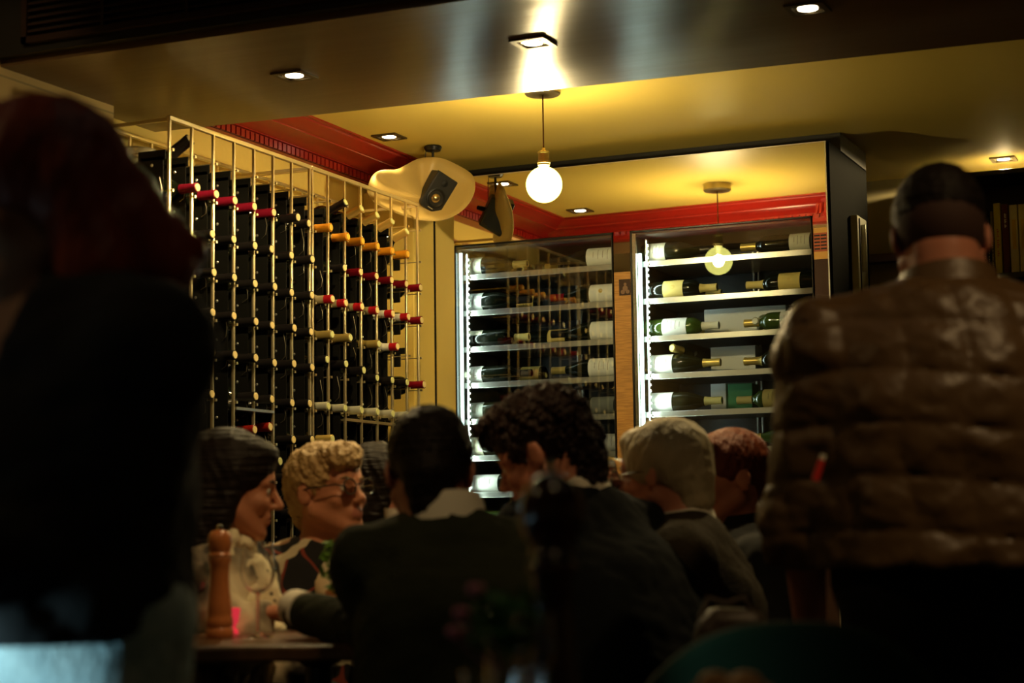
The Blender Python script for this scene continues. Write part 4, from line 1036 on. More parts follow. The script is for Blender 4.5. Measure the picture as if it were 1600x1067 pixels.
# --- man C: grey hair, glasses, drinking
hcC = P3(1034, 741, 4.10); fC = wd(-.84, .50, -.10)
T, arms, legs, f, r = seated(hcC, wd(-.92, .15), lean=.07, sw=.18, w=1.05, nbo=wd(.045, -.02, -.145), armR=(P3(975, 905, 4.25), P3(905, 812, 4.12)))
pC, oC, Fm, B, TC = person('grey haired man with glasses in a brown grey jacket, drinking from a wine glass', hcC, fC, sk2, torso=T, arms=arms, legs=legs,
    hand=[(P3(905, 810, 4.12), wd(.38, .0, .90), wd(-.8, -.5, .2), dict(left=False, curl=.85))])
hair(pC, oC, hcC, Fm, 1, m_hgrey, [('el', (0, -.020, .036), (.090, .106, .092)), ('rc', (0, -.065, -.02), (0, -.070, -.065), .062, .048), ('el', (0, .052, .082), (.052, .040, .026))],
     [('el', (0, .128, -.035), (.085, .065, .088)), ('el', (-.094, .022, -.055), (.035, .032, .055)), ('el', (.094, .022, -.055), (.035, .032, .055)), ('el', (0, .05, -.115), (.09, .080, .070))], .0016, 50)
dress(pC, oC, T, arms, legs, m_tweed, m_trous, off=.022, noise=.004)
collar(pC, oC, T['nb']+UP*.03, T['ch'], .071, m_shirt, .034, label='white shirt collar')
m_lens = glassmat('spectacle_lens', (.96, .97, .94), 1.5); m_frame = mat('dark_spectacle_frame', (.02, .015, .01), .25)
def glasses(o, Tf, Fm, m, r=.021, metal=False):
    g = MB(); L_ = []
    for sg in (-1, 1):
        c0 = Vector(Tf(sg*.032, .102, .000)); X = Vector(Fm[:, 0]); Z = Vector(Fm[:, 2])
        pts = [c0+X*r*1.05*math.cos(t)+Z*r*.92*math.sin(t) for t in [k*2*PI/24 for k in range(26)]]
        g.tube(pts, .0022, 6, caps=False)
        g.tube([c0+X*sg*r*1.05, Vector(Tf(sg*.066, .085, .006)), Vector(Tf(sg*.079, .02, .006)), Vector(Tf(sg*.081, -.012, .004))], .0021, 6)
        L_.append(MB().add([c0+X*r*.98*math.cos(t)+Z*r*.85*math.sin(t) for t in [k*2*PI/24 for k in range(24)]], [tuple(range(24))]))
    g.tube([Vector(Tf(-.011, .103, .004)), Vector(Tf(0, .106, .007)), Vector(Tf(.011, .103, .004))], .002, 6)
    fr = g.build('glasses', m, o)
    for l_ in L_: l_.build('lens', m_lens, fr, smooth=False)
glasses(pC, TC, Fm, m_frame)

# --- person D: auburn hair, black polo neck
hcD = P3(1139, 747, 4.55); fD = wd(-.93, -.22, -.10)
T, arms, legs, f, r = seated(hcD, wd(-.9, -.1), lean=.06, sw=.165, nbo=wd(.030, .0, -.165))
pD, oD, Fm, B, TT = person('person with short auburn hair and black polo neck facing left beside the grey haired man', hcD, fD, sk2, torso=T, arms=arms, legs=legs, female=True)
hair(pD, oD, hcD, Fm, 1, m_haub, [('el', (0, -.014, .040), (.084, .100, .086)), ('rc', (0, -.070, -.01), (0, -.062, -.055), .056, .045), ('el', (0, .060, .085), (.060, .038, .028)), ('el', (-.03, .085, .060), (.035, .020, .028))],
     [('el', (0, .122, -.035), (.075, .062, .085)), ('el', (-.090, .010, -.042), (.030, .030, .050)), ('el', (.090, .010, -.042), (.030, .030, .050)), ('el', (0, .05, -.11), (.09, .080, .072))], .0014, 60)
dress(pD, oD, T, arms, legs, m_blackc, m_trous, 'jumper', off=.016)
collar(pD, oD, T['nb']+UP*.03, T['ch'], .066, m_blackc, .045)

# --- woman E: short sandy hair, round glasses, patterned cardigan
hcE = P3(513, 768, 4.50); fE = wd(.80, -.60, .10)
T, arms, legs, f, r = seated(hcE, wd(.55, -.8), lean=.02, sw=.165, w=.95, nbo=wd(-.012, .02, -.165), armL=(P3(600, 985, 4.3), P3(545, 975, 4.15)), armR=(P3(455, 985, 4.35), P3(500, 975, 4.18)))
pE, oE, Fm, B, TE = person('older woman with short sandy hair, round glasses and black patterned cardigan, looking right', hcE, fE, sk1, torso=T, arms=arms, legs=legs, female=True, nose=.9)
hair(pE, oE, hcE, Fm, 1, m_hblond, [('el', (0, -.020, .040), (.085, .104, .088)), ('rc', (0, -.072, .0), (0, -.066, -.05), .056, .046), ('el', (0, .058, .088), (.062, .040, .030)), ('el', (.02, .085, .066), (.045, .018, .022))],
     [('el', (0, .125, -.040), (.076, .062, .088)), ('el', (-.090, .006, -.045), (.032, .034, .052)), ('el', (.090, .006, -.045), (.032, .034, .052)), ('el', (0, .05, -.115), (.09, .082, .072))], .0042, 95, res=.0045)
m_card = mat('patterned_cardigan', (.01, .01, .01), .9)
def cardpat(m):
    nt = m.node_tree; b = nt.nodes['Principled BSDF']; tc = nt.nodes.new('ShaderNodeTexCoord'); mp = nt.nodes.new('ShaderNodeMapping'); mp.inputs['Rotation'].default_value = (.3, .2, .5)
    nt.links.new(tc.outputs['Object'], mp.inputs[0])
    w1 = nt.nodes.new('ShaderNodeTexNoise'); w1.inputs['Scale'].default_value = 4.2; w1.inputs['Detail'].default_value = 1.
    w2 = nt.nodes.new('ShaderNodeTexWave'); w2.inputs['Scale'].default_value = 7; w2.inputs['Distortion'].default_value = 2.5
    r1 = nt.nodes.new('ShaderNodeValToRGB'); e = r1.color_ramp.elements; r1.color_ramp.interpolation = 'CONSTANT'
    e[0].color = (.010, .009, .007, 1); e[1].position = .52; e[1].color = (.42, .24, .12, 1); n_ = e.new(.60); n_.color = (.62, .55, .36, 1); n_ = e.new(.66); n_.color = (.012, .01, .008, 1); n_ = e.new(.44); n_.color = (.22, .04, .02, 1); n_ = e.new(.455); n_.color = (.01, .01, .01, 1)
    nt.links.new(mp.outputs[0], w1.inputs['Vector']); nt.links.new(mp.outputs[0], w2.inputs['Vector']); nt.links.new(w1.outputs[0], r1.inputs[0])
    r2 = nt.nodes.new('ShaderNodeValToRGB'); r2.color_ramp.interpolation = 'CONSTANT'; r2.color_ramp.elements[1].position = .80; r2.color_ramp.elements[0].color = (0, 0, 0, 1)
    nt.links.new(w2.outputs[0], r2.inputs[0]); mx = nt.nodes.new('ShaderNodeMixRGB'); mx.inputs[2].default_value = (.55, .48, .30, 1)
    nt.links.new(r2.outputs[0], mx.inputs[0]); nt.links.new(r1.outputs[0], mx.inputs[1]); nt.links.new(mx.outputs[0], b.inputs['Base Color'])
cardpat(m_card)
dress(pE, oE, T, arms, legs, m_card, m_trous, 'cardigan', off=.020, noise=.004, neckcut=.04)
# tan lapels running down from the neck
nbE, rE, fE_ = T['nb'], r, f
for sg in (-1, 1):
    c_ = MB().tube([Vector(nbE-oE+rE*sg*.058-fE_*.02+UP*.020), Vector(nbE-oE+rE*sg*.070+fE_*.055-UP*.015), Vector(nbE-oE+rE*sg*.062+fE_*.110-UP*.080), Vector(nbE-oE+rE*sg*.035+fE_*.140-UP*.19)], [.014, .024, .024, .018], 10).build('lapel', mat('tan_lapel', (.60, .46, .26), .85), pE)
    c_['label'] = 'tan knitted lapel'
glasses(pE, TE, Fm, mat('silver_brown_frame', (.10, .08, .06), .25, .6))
m_brow = mat('brow_hair', (.05, .03, .015), .7)
def brows(o, Tf, m):
    for sg in (-1, 1): MB().tube([Vector(Tf(sg*.014, .0905, .019)), Vector(Tf(sg*.030, .0885, .025)), Vector(Tf(sg*.047, .074, .019))], [.003, .0036, .0018], 6).build('eyebrow', m, o)
brows(pE, TE, mat('sandy_brow', (.25, .15, .06), .7)); brows(pC, TC, m_hgrey)

# --- woman F: dark hair, profile to the right, dotted scarf
hcF = P3(366, 761, 4.20); fF = wd(.97, .10, -.14)
T, arms, legs, f, r = seated(hcF, wd(.85, -.25), lean=.06, sw=.16, w=.92, nbo=wd(-.035, .0, -.165), armR=(P3(385, 1000, 4.0), P3(405, 958, 4.02)))
pF, oF, Fm, B, TF = person('dark haired woman in profile facing right, wearing a cream dotted scarf', hcF, fF, sk1, torso=T, arms=arms, legs=legs, female=True, nose=1.05,
    hand=[(P3(407, 957, 4.02), wd(1, .1, .02), UP, dict(left=False, curl=.35))])
hair(pF, oF, hcF, Fm, 1, m_hdark, [('el', (0, -.022, .045), (.092, .112, .092)), ('rc', (.03, -.060, .0), (.05, -.055, -.14), .065, .055), ('rc', (-.03, -.060, .0), (-.05, -.055, -.14), .065, .055), ('el', (0, .052, .086), (.058, .040, .026)), ('rc', (.070, .000, .03), (.074, -.015, -.07), .026, .030), ('rc', (-.070, .000, .03), (-.074, -.015, -.07), .026, .030)],
     [('el', (0, .118, -.040), (.072, .072, .098)), ('el', (0, .055, -.13), (.11, .062, .085))], .0015, 45)
brows(pF, TF, m_brow)
m_scarf = mat('dotted_scarf', (.74, .66, .42), .9)
colornoise(m_scarf, (.03, .025, .02), (.76, .68, .44), 44, .15, .19, kind='voronoi')
dress(pF, oF, T, arms, legs, mat('striped_wrap', (.30, .26, .18), .9), m_trous, 'wrap', off=.020, noise=.006)
colornoise(MATS['striped_wrap'], (.04, .035, .03), (.62, .52, .34), 7, .40, .58)
nb = T['nb']; Bs = Body()
for k, (rr, zz, th) in enumerate(((.066, .048, .022), (.076, .018, .024), (.088, -.016, .025), (.098, -.052, .025))):
    pts = [nb+r*rr*math.cos(t)+f*(rr*math.sin(t)+.012*k)+UP*(zz-.035*max(0, math.sin(t))*(k+.4)+.006*math.sin(3*t+k)) for t in [j*2*PI/14 for j in range(15)]]
    for a, b in zip(pts, pts[1:]): Bs.rc(a, b, th, th, .012)
pts = [nb+f*.09-UP*.03, nb+f*.125+r*.01-UP*.10]
for a, b in zip(pts, pts[1:]): Bs.rc(a, b, .045, .035, .02)
lo, hi = Bs.bounds(.03)
cloth(pF, oF, 'scarf', lambda P: smax(Bs(P)-.004*fbm(P, 38, 4)-.0025*fbm(P, 80, 9), -(sd_rc(P, nb+UP*.02, nb+UP*.2, .045, .060)), .008), lo, hi, m_scarf, .006)

# --- person G: half hidden between woman E and man A
hcG = P3(598, 764, 4.95); fG = wd(.80, .10, -.08)
T, arms, legs, f, r = seated(hcG, wd(.75, .2), lean=.05, sw=.15, w=.9, nbo=wd(-.03, .0, -.165))
pG, oG, Fm, B, TT = person('long dark haired person mostly hidden behind the man in the green jumper', hcG, fG, sk2, torso=T, arms=arms, legs=legs, female=True)
hair(pG, oG, hcG, Fm, 1, m_hdark, [('el', (0, -.022, .040), (.088, .106, .088)), ('rc', (.03, -.06, 0), (.04, -.05, -.15), .06, .05), ('rc', (-.03, -.06, 0), (-.04, -.05, -.15), .06, .05), ('rc', (.070, .000, .03), (.074, -.015, -.07), .026, .030), ('rc', (-.070, .000, .03), (-.074, -.015, -.07), .026, .030)],
     [('el', (0, .120, -.035), (.070, .070, .098)), ('el', (0, .055, -.13), (.10, .06, .085))], .003, 45)
dress(pG, oG, T, arms, legs, m_blackc, m_trous, 'top', off=.016)

# --- man I: standing at the right with his back to us in a quilted jacket
hcI = P3(1468, 374, 3.20); fI = wd(.10, 1, -.42)
T, legsI, f, r = standing(hcI, wd(.06, 1), lean=-.02, sw=.215, w=1.22, nbo=wd(.0, -.055, -.150), pelvis_h=.88)
shL, shR = T['sh']
armsI = [(shL, shL-UP*.30-r*.045+f*.02, shL-UP*.50-r*.02+f*.20), (shR, shR-UP*.30+r*.045+f*.02, shR-UP*.50+r*.02+f*.20)]
pI, oI, Fm, B, TT = person('man standing with his back turned in a shiny brown quilted jacket', hcI, fI, sk2, torso=T, arms=armsI, legs=legsI, face=False,
    hand=[(armsI[0][2], f-.2*UP, UP-.2*r, dict(left=True)), (armsI[1][2], f-.2*UP, UP+.2*r, dict(left=False))])
hair(pI, oI, hcI, Fm, 1, m_hdark, [('el', (0, -.018, .040), (.081, .104, .088))],
     [('el', (0, .125, -.02), (.08, .062, .10)), ('el', (0, -.10, -.090), (.09, .075, .052)), ('el', (.088, .0, -.035), (.022, .032, .05)), ('el', (-.088, .0, -.035), (.022, .032, .05))], .0018, 150)
cloth(pI, oI, 'hair_fade', (lambda P: smax(smax(sd_el(P, hcI+Fm@np.array([0, -.018, .010]), (.0768, .0965, .086), Fm), -((P-hcI)@Fm)[:, 2]-.058, .004), ((P-hcI)@Fm)[:, 1]+.012, .004)), hcI-.16, hcI+.16, mat('clipped_hair', (.045, .018, .011), .8), .005)
f0, B0 = jacket_sdf(T, armsI, off=.026, armoff=.022, loose=.03, noise=.002, hem=.90)
def quilt(P):
    q = P-T['nb']; u = q@r; v = q[:, 2]+.012*np.sin(u*9)
    w_ = np.abs(np.sin(np.pi*v/.088+.6))**.40*(.35+.65*np.abs(np.sin(np.pi*(u+.012*np.sin(v*22))/.098+.3))**.6)
    return f0(P)-.011*w_-.0022*fbm(P, 26, 8)*w_-.0010*fbm(P, 70, 12)
lo, hi = B0.bounds(.05); cloth(pI, oI, 'quilted_jacket', quilt, lo, hi, m_puffer, .006)
g, B2 = trousers_sdf(T, legsI); lo, hi = B2.bounds(.02); cloth(pI, oI, 'trousers', g, lo, hi, m_trous, .013)
ax_ = np.array(hcI-T['nb']); collar(pI, oI, T['nb']+UP*.034, T['ch'], .086, m_puffer, .046, tilt=wd(0, .25, 1))
q = P3(1284, 718, 2.955)-oI; c_ = MB().tube([Vector(q), Vector(q)+Vector(wd(-.012, .0, -.034))], [.0055, .0065], 8).build('zip_pull', mat('red_tag', (.65, .03, .02), .5), pI); c_['label'] = 'red fabric tag'
MB().tube([Vector(q), Vector(q)+Vector(wd(.003, 0, .008))], [.005, .005], 8).build('tag_tip', m_shirt, pI)

# --- woman H: nearest, left edge
hcH = P3(52, 318, 2.30); fH = wd(-.80, -.55, -.16)
T, legsH, f, r = standing(hcH, wd(-.62, -.78), lean=.03, sw=.172, w=1.02, nbo=wd(.02, .02, -.150), pelvis_h=.86)
T['pv'] = T['pv']+wd(-.045); T['ch'] = T['ch']+wd(-.015)
shL, shR = T['sh']
armsH = [(shL, shL-UP*.25+r*.055+f*.03, shL-UP*.24+f*.20+r*.10), (shR, shR-UP*.27+r*.02, shR-UP*.22+f*.22-r*.08)]
pH, oH, Fm, B, TH = person('red brown haired woman in a black coat and pale jeans, nearest at the left edge', hcH, fH, sk3, torso=T, arms=armsH, legs=legsH, female=True,
    hand=[(armsH[0][2], f+.1*UP, UP-.4*r, dict(left=True)), (armsH[1][2], f+.1*UP, UP+.4*r, dict(left=False))])
hp_ = [('el', (0, -.018, .042), (.098, .116, .098))]
for sg in (-1, 1): hp_ += [('rc', (sg*.070, -.02, .02), (sg*.085, -.03, -.10), .040, .042), ('rc', (sg*.085, -.03, -.10), (sg*.080, .0, -.19), .042, .028)]
hp_ += [('rc', (.02, -.08, .0), (.03, -.105, -.10), .062, .060), ('rc', (-.03, -.08, .0), (-.05, -.125, -.09), .062, .060), ('rc', (-.04, -.10, -.05), (-.06, -.145, -.10), .060, .030), ('rc', (.03, -.10, -.05), (.045, -.145, -.11), .060, .030), ('rc', (-.05, -.13, -.07), (-.075, -.178, -.082), .035, .016)]
hair(pH, oH, hcH, Fm, 1, m_hred, hp_, [('el', (0, .120, -.045), (.072, .070, .105)), ('el', (0, .06, -.15), (.065, .07, .09))], .0018, 34, res=.006)
f1, B1 = jacket_sdf(T, armsH, off=.034, armoff=.028, loose=.020, noise=.005, hem=.835)
def coat(P):
    d = f1(P); q = P-T['nb']
    v = Body().rc(T['nb']+f*.10+UP*.02, T['nb']+f*.17-UP*.16, .070, .035, .01)
    return smax(d, -v(P), .01)
lo, hi = B1.bounds(.05); cloth(pH, oH, 'coat', coat, lo, hi, m_blackc, .010)
g, B2 = trousers_sdf(T, legsH, .018, .93); lo, hi = B2.bounds(.02); c_ = cloth(pH, oH, 'jeans', g, lo, hi, m_jean, .011); c_['label'] = 'pale washed jeans'

# ------------------------------------------------------------------ furniture and table things
m_tab = mat('dark_wood_table', (.13, .06, .022), .35, spec=.5); colornoise(m_tab, (.16, .075, .028), (.085, .038, .014), 12, kind='noise', sc3=(1, 8, 1))
def oriented_table(a0, a1, d0, d1, label, h=.75, pts=None):
    c = wd((a0+a1)/2, (d0+d1)/2); t = empty('dining_table', (c[0], c[1], 0), label, 'table', rot=(0, 0, YAW))
    W_, D_ = (a1-a0)/2, (d1-d0)/2
    MB().box((-W_, -D_, h-.03), (W_, D_, h)).build('table_top', m_tab, t, .006)
    MB().lathe([(0, 0), (.23, 0), (.24, .012), (.05, .03), (.03, .05), (.028, h-.06), (.08, h-.03), (0, h-.03)], 28).build('pedestal', m_black, t)
    return t
oriented_table(-.78, -.04, 3.50, 4.12, 'dark wooden dining table the seated group gathers around')
oriented_table(-.28, .62, 1.62, 2.12, 'dark table in the foreground below the frame', pts=None)
TZ = .75
def on(x, y, D, z=TZ):
    p = P3(x, y, D); return (p[0], p[1], z)
def onz(x, y, z):
    p = onZ(x, y, z); return (p.x, p.y, z)
m_mill = mat('beech_wood', (.50, .17, .05), .35, coat=.3); m_mill2 = mat('dark_walnut', (.035, .012, .008), .18, coat=.6)
def mill(loc, s, m, label, prof):
    t = empty('pepper_mill', loc, label, 'pepper mill')
    MB().lathe([(r*s, z*s) for r, z in prof[0]], 36).build('mill_body', m, t); MB().lathe([(r*s, z*s) for r, z in prof[1]], 36).build('mill_head', m, t)
    MB().lathe([(0, prof[1][-1][1]*s), (.006*s, prof[1][-1][1]*s), (.007*s, (prof[1][-1][1]+.005)*s), (.004*s, (prof[1][-1][1]+.012)*s), (0, (prof[1][-1][1]+.013)*s)], 16).build('metal_knob', m_chrome, t)
    return t
PM = ([(0, 0), (.027, 0), (.029, .004), (.029, .018), (.026, .022), (.0285, .028), (.0275, .040), (.025, .046), (.026, .052), (.0235, .075), (.0205, .105), (.0195, .135), (.021, .152), (.024, .162), (.0235, .166), (0, .166)],
      [(0, .167), (.0235, .167), (.0245, .172), (.021, .177), (.0235, .186), (.0245, .200), (.0235, .212), (.018, .220), (.010, .223), (0, .223)])
q = onZ(343, 997, TZ); mill((q.x, q.y, TZ), 1.0, m_mill, 'light wooden pepper mill standing on the left corner of the table', PM)
PM2 = ([(0, 0), (.033, 0), (.034, .01), (.030, .018), (.032, .03), (.024, .07), (.020, .12), (.022, .16), (.028, .172), (.020, .18), (0, .18)],
       [(0, .181), (.020, .181), (.026, .186), (.022, .192), (.030, .205), (.0355, .225), (.034, .245), (.026, .262), (.012, .272), (0, .273)])
mill(on(864, 900, 1.95), 1.0, m_mill2, 'dark glossy pepper mill blurred in the foreground', PM2)
m_wg = mat('clear_wine_glass', (1, 1, 1), .0, trans=1., ior=1.45)
def wineglass(loc, label, s=1., axis=(0, 0, 1), wine=False, grp='wine glasses on the dining table'):
    t = empty('wine_glass', loc, label, 'wine glass', grp); R_ = Vector((0, 0, 1)).rotation_difference(Vector(axis)).to_matrix()
    S_ = lambda P: [(r*s, z*s) for r, z in P]
    MB().lathe(S_([(0, .002), (.033, .001), (.034, .0), (.034, .002), (.012, .006), (.004, .014)]), 32, R=R_).build('foot', m_wg, t)
    MB().lathe(S_([(.004, .013), (.0034, .03), (.0034, .085), (.006, .094)]), 16, R=R_).build('stem', m_wg, t)
    MB().lathe(S_([(0, .093), (.012, .095), (.028, .108), (.037, .130), (.038, .148), (.034, .180), (.031, .200), (.0302, .200), (.0332, .180), (.0372, .148), (.0362, .131), (.027, .109), (.011, .097), (0, .096)]), 36, R=R_).build('bowl', m_wg, t)
    return t
q = onZ(403, 996, TZ); wineglass((q.x, q.y, TZ), 'empty wine glass on the table in front of the scarf, nearer one', .98)
q = onZ(392, 978, TZ); wineglass((q.x, q.y, TZ), 'empty wine glass just behind the nearer one on the table', 1.0)
q = onZ(305, 990, TZ); wineglass((q.x, q.y, TZ), 'wine glass left of the light pepper mill, beside the black coat', .9)
rimp = P3(975, 752, 4.13); base_ = P3(905, 742, 4.17); ax_ = (rimp-base_); ax_ = ax_/np.linalg.norm(ax_)*1.0
wineglass(tuple(P3(957, 745, 4.13)-ax_*.150*1.15), 'large wine glass held to the lips of the grey haired man', 1.15, axis=tuple(ax_), grp=None)
# red tealight holder
q = onZ(363, 990, TZ); t = empty('candle_holder', (q.x, q.y, TZ), 'small red glass candle holder beside the light pepper mill', 'candle holder')
m_redg = mat('red_candle_glass', (.75, .015, .06), .15, emis=(1, .05, .08), estr=.35)
MB().lathe([(0, 0), (.014, 0), (.012, .008), (.006, .014), (.013, .024), (.018, .055), (.0165, .055), (.011, .026), (0, .018)], 24).build('holder_cup', m_redg, t)
MB().lathe([(0, .024), (.009, .024), (.009, .032), (0, .032)], 16).build('candle', m_shirt, t)
# small herb plant in terracotta pot
q = onZ(540, 962, TZ) ; q = P3(535, 900, 3.98)
t = empty('potted_herb', (q[0], q[1], TZ), 'small green herb in an orange terracotta pot before the woman with glasses', 'potted plant'); t.scale = (1.3, 1.3, 1.35)
MB().lathe([(0, 0), (.020, 0), (.026, .055), (.029, .056), (.029, .066), (.0265, .066), (.024, .058), (0, .056)], 28).build('pot', mat('terracotta_pot', (.60, .25, .08), .7), t)
m_leaf = mat('herb_leaf', (.09, .20, .02), .5)
def foliage(n, R0, H0, c, size, seed):
    rg = random.Random(seed); mb = MB()
    for k in range(n):
        a = rg.random()*2*PI; rr = R0*math.sqrt(rg.random()); z = c[2]+H0*rg.random(); p = Vector((c[0]+rr*math.cos(a), c[1]+rr*math.sin(a), z))
        d = Vector((rg.gauss(0, 1), rg.gauss(0, 1), rg.gauss(.3, .8))).normalized(); n_ = d.orthogonal().normalized(); s_ = size*(.6+rg.random()*.7)
        mb.add([p-d*s_, p+n_*s_*.45+d.cross(n_)*s_*.1, p+d*s_, p-n_*s_*.45+d.cross(n_)*s_*.1], [(0, 1, 2, 3)])
    return mb
o = foliage(230, .036, .085, (0, 0, .062), .009, 5).build('foliage', m_leaf, t); o['kind'] = 'stuff'
mb = MB()
for k in range(6): a = k; mb.tube([(0, 0, .055), (.018*math.cos(a), .018*math.sin(a), .12)], [.0018, .001], 5)
mb.build('stems', m_leaf, t)['kind'] = 'stuff'
q = P3(615, 812, 4.0); t = empty('cup', (q[0], q[1], q[2]-.02), 'pale cup raised beside the man in the green jumper', 'cup'); MB().lathe([(0, 0), (.016, 0), (.021, .045), (.0195, .045), (.015, .004), (0, .004)], 22).build('cup_body', m_shirt, t)
# foreground: vase with greenery, glasses, bread basket, chair
q = P3(790, 1040, 1.9); t = empty('flower_vase', (q[0], q[1], TZ), 'small glass vase with green leaves and pink flowers, blurred in the foreground', 'vase')
MB().lathe([(0, 0), (.024, 0), (.026, .02), (.024, .06), (.018, .085), (.0165, .085), (.022, .06), (.024, .02), (0, .006)], 24).build('glass_vase', m_wg, t)
o = foliage(140, .034, .060, (0, 0, .088), .013, 8).build('leaves', mat('deep_green_leaf', (.02, .14, .02), .5), t); o['kind'] = 'stuff'
for k, (x, y, z) in enumerate(((-.045, 0, .125), (-.052, .01, .105), (-.03, -.01, .150))):
    v = Vector(wd(x, y)); c_ = MB().lathe([(0, -.006), (.007, -.003), (.010, .003), (.006, .007), (0, .005)], 12, c=(v.x, v.y, z)); c_.tube([(v.x*.1, v.y*.1, .06), (v.x, v.y, z-.005)], .001, 5); c_.build('flower', mat('pink_petal', (.60, .18, .30), .6), t)
wineglass(on(835, 1000, 1.90), 'stemmed glass beside the dark pepper mill in the foreground', .62, grp='foreground glassware')
for k, (x, D) in enumerate(((768, 1.80), (812, 1.84))):
    t = empty('tumbler', on(x, 1040, D), ('low drinking glass left of the flower vase in the foreground', 'low drinking glass between vase and dark pepper mill')[k], 'tumbler', 'foreground glassware')
    MB().lathe([(0, 0), (.026, 0), (.030, .075), (.0285, .075), (.0245, .006), (0, .006)], 28).build('glass_body', m_wg, t)
q = P3(1143, 1060, 1.98); t = empty('bread_basket', (q[0], q[1], TZ), 'tan bread basket at the bottom edge of the photo before the green chair', 'basket', rot=(0, 0, YAW))
MB().lathe([(0, 0), (.035, 0), (.042, .03), (.045, .040), (.043, .040), (.038, .006), (0, .006)], 30).build('basket_bowl', mat('tan_wicker', (.62, .36, .14), .7, bump=(80, .8, 'noise')), t)
mb = MB()
for (x, y, z, r) in ((-.018, 0, .042, .020), (.016, .008, .040, .021), (.004, -.02, .038, .018)): mb = MB(); mb.lathe([(1e-4, r*.75)]+[(r*math.sin(a*PI/8), r*.75*math.cos(a*PI/8)) for a in range(1, 8)]+[(1e-4, -r*.75)], 18, c=(x, y, z)); mb.build('bread_roll', mat('bread_crust', (.62, .34, .13), .7), t)
m_gv = mat('green_velvet', (.010, .028, .012), .9, spec=.2)
def chair(loc, rz, label, m):
    t = empty('dining_chair', loc, label, 'chair', 'chairs in the dining room', rot=(0, 0, rz))
    MB().box((-.23, -.22, .40), (.23, .23, .47)).build('seat', m, t, .03)
    # rounded tub back
    mb = MB(); n = 24; vs = []; fs = []
    for j, (z, ro) in enumerate(((.42, 0), (.60, .0), (.72, -.004), (.80, -.012))):
        pass
    pts_o = []; 
    poly = []
    for k in range(n+1):
        t_ = -1+2*k/n; top = .47+.37*math.sqrt(max(0, 1-abs(t_)**2.6)); poly.append((t_*.27, top))
    for th in (0, 1):
        for (x, z) in poly: y = -.24+.10*(x/.27)**2-(.0 if th else .05); vs.append((x, y, z))
        for (x, z) in poly: y = -.24+.10*(x/.27)**2-(.0 if th else .05); vs.append((x, y, .42))
    m_ = n+1
    for k in range(n):
        fs.append((k, k+1, m_+k+1, m_+k)); fs.append((2*m_+k, 3*m_+k, 3*m_+k+1, 2*m_+k+1)); fs.append((k, 2*m_+k, 2*m_+k+1, k+1)); fs.append((m_+k, m_+k+1, 3*m_+k+1, 3*m_+k))
    fs += [(0, m_, 3*m_, 2*m_), (n, 2*m_+n, 3*m_+n, m_+n)]
    mb.add(vs, fs); mb.build('backrest', m, t, .012)
    for sx_ in (-1, 1):
        for sy in (-1, 1): MB().tube([(sx_*.19, sy*.18, .41), (sx_*.21, sy*.20, 0)], [.018, .012], 10).build('leg', m_black, t)
    return t
q = P3(1195, 900, 2.62); chair((q[0], q[1], 0), YAW, 'dark green upholstered chair with rounded back in the foreground', m_gv)
# bag hanging behind the green chair
q = P3(1135, 960, 3.05); t = empty('handbag', (q[0], q[1], .0), 'dark brown soft bag standing behind the green chair', 'bag', rot=(0, 0, YAW))
hz = onZ(1135, 960, 1).z
mb = MB(); mb.prism([(-.07, -.05, .5), (.075, -.05, .5), (.060, -.05, .825), (-.030, -.05, .830), (-.052, -.05, .80)], (0, .10, 0)); mb.build('bag_body', mat('dark_brown_leather', (.035, .022, .012), .5, bump=(14, .6, 'noise')), t, .02)
MB().tube([(-.045, 0, .81), (-.03, 0, .845), (0, 0, .835), (.03, 0, .845), (.05, 0, .815)], .006, 8).build('bag_handle', mat('dark_brown_leather'), t)
MB().box((-.16, -.13, .0), (.16, .13, .5)).build('bag_stand', m_black, t, .02)
# stools under the seated people
m_st = mat('dark_wood_stool', (.03, .018, .01), .5)
def stool(p, label):
    t = empty('stool', (p[0], p[1], 0), label, 'stool', 'stools under the seated group')
    MB().lathe([(0, .395), (.17, .395), (.175, .40), (.175, .425), (.17, .43), (0, .43)], 28).build('seat', m_st, t)
    for k in range(4):
        a = PI/4+k*PI/2; MB().tube([(.11*math.cos(a), .11*math.sin(a), .40), (.16*math.cos(a), .16*math.sin(a), 0)], [.015, .012], 8).build('leg', m_st, t)
for o, d_ in ((pA, 'the man in the green jumper'), (pB, 'the curly haired man'), (pC, 'the grey haired man'), (pD, 'the person in the black polo neck'), (pE, 'the woman with glasses'), (pF, 'the woman with the scarf'), (pG, 'the half hidden person')):
    stool(o.location, f'dark wooden stool under {d_}')

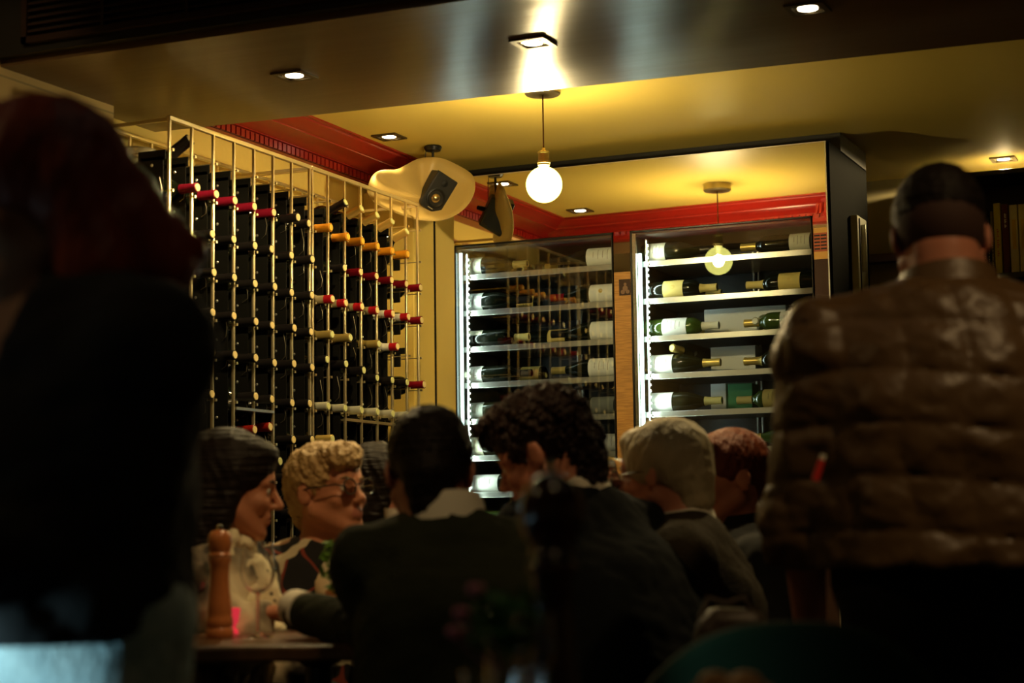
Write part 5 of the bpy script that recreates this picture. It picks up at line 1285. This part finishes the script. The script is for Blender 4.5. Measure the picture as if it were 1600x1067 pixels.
# ------------------------------------------------------------------ added fill spots on the front room ceiling, unseen, aimed at people and wall
def fill_spot(p, e, label, col=(1, .66, .30), tgt=None, ang=1.2):
    t = empty('downlight', p, label, 'downlight', 'added front room fill spots')
    MB().lathe([(.055, 0), (.055, -.006), (.038, -.006), (.036, -.001)], 24).build('trim_ring', m_trim, t)
    MB().lathe([(0, -.002), (.034, -.002)], 20).build('lamp', m_bulbface, t)
    rot = (0, 0, 0)
    if tgt is not None: d = Vector(tgt)-Vector(p); rot = d.to_track_quat('-Z', 'Y').to_euler()
    lampobj('spot', 'SPOT', (0, 0, -.03), e, col, t, .05, ang, rot); return t
fill_spot((.55, 2.2, 3.0), 36, 'added front room fill spot above and right of the quilted jacket', tgt=(-.38, 3.1, 1.30), ang=.62)
fill_spot((-2.6, .9, 3.0), 7, 'added front room fill spot above the left foreground', tgt=(-1.6, 2.2, 1.2))
fill_spot((-.2, 1.2, 3.0), 3, 'added front room fill spot above the foreground table', tgt=(-.8, 2.0, .75), ang=.8)
fill_spot((-1.15, 2.95, 3.0), 46, 'added front room fill spot above the near side of the dining table', tgt=(-2.22, 3.78, .98), ang=.72)
fill_spot((-.9, 2.1, 3.0), 16, 'added front room fill spot just behind the man in the green jumper', tgt=(-1.57, 3.15, 1.15), ang=.36)
fill_spot((-2.75, 2.5, 3.0), 16, 'added front room fill spot washing the pale brick wall at the left', tgt=(-3.4, 4.1, 2.2), ang=.42)
# added cool fill light on a made-up box, unseen low on the left
t = empty('fill_box', (-2.2, 1.1, 0), 'added dark box with a cool fill strip, left of the frame', 'fill_box')
MB().box((-.25, -.6, 0), (.25, .6, .86)).build('fill_box_body', m_dark, t, .01)
MB().box((.252, -.5, .77), (.262, .5, .79)).build('fill_strip', mat('cool_fill', (.8, .95, 1), .5, emis=(.55, .9, 1), estr=3), t)
jt = P3(165, 1066, 2.25); sd_ = Vector(jt)-Vector((-1.92, 1.2, .78)); lampobj('jeans_fill_spot', 'SPOT', (.28, .1, .78), 24, (.55, .9, 1), t, .03, .48, rot=sd_.to_track_quat('-Z', 'Y').to_euler(), blend=.5)  # added cool spot aimed at the jeans
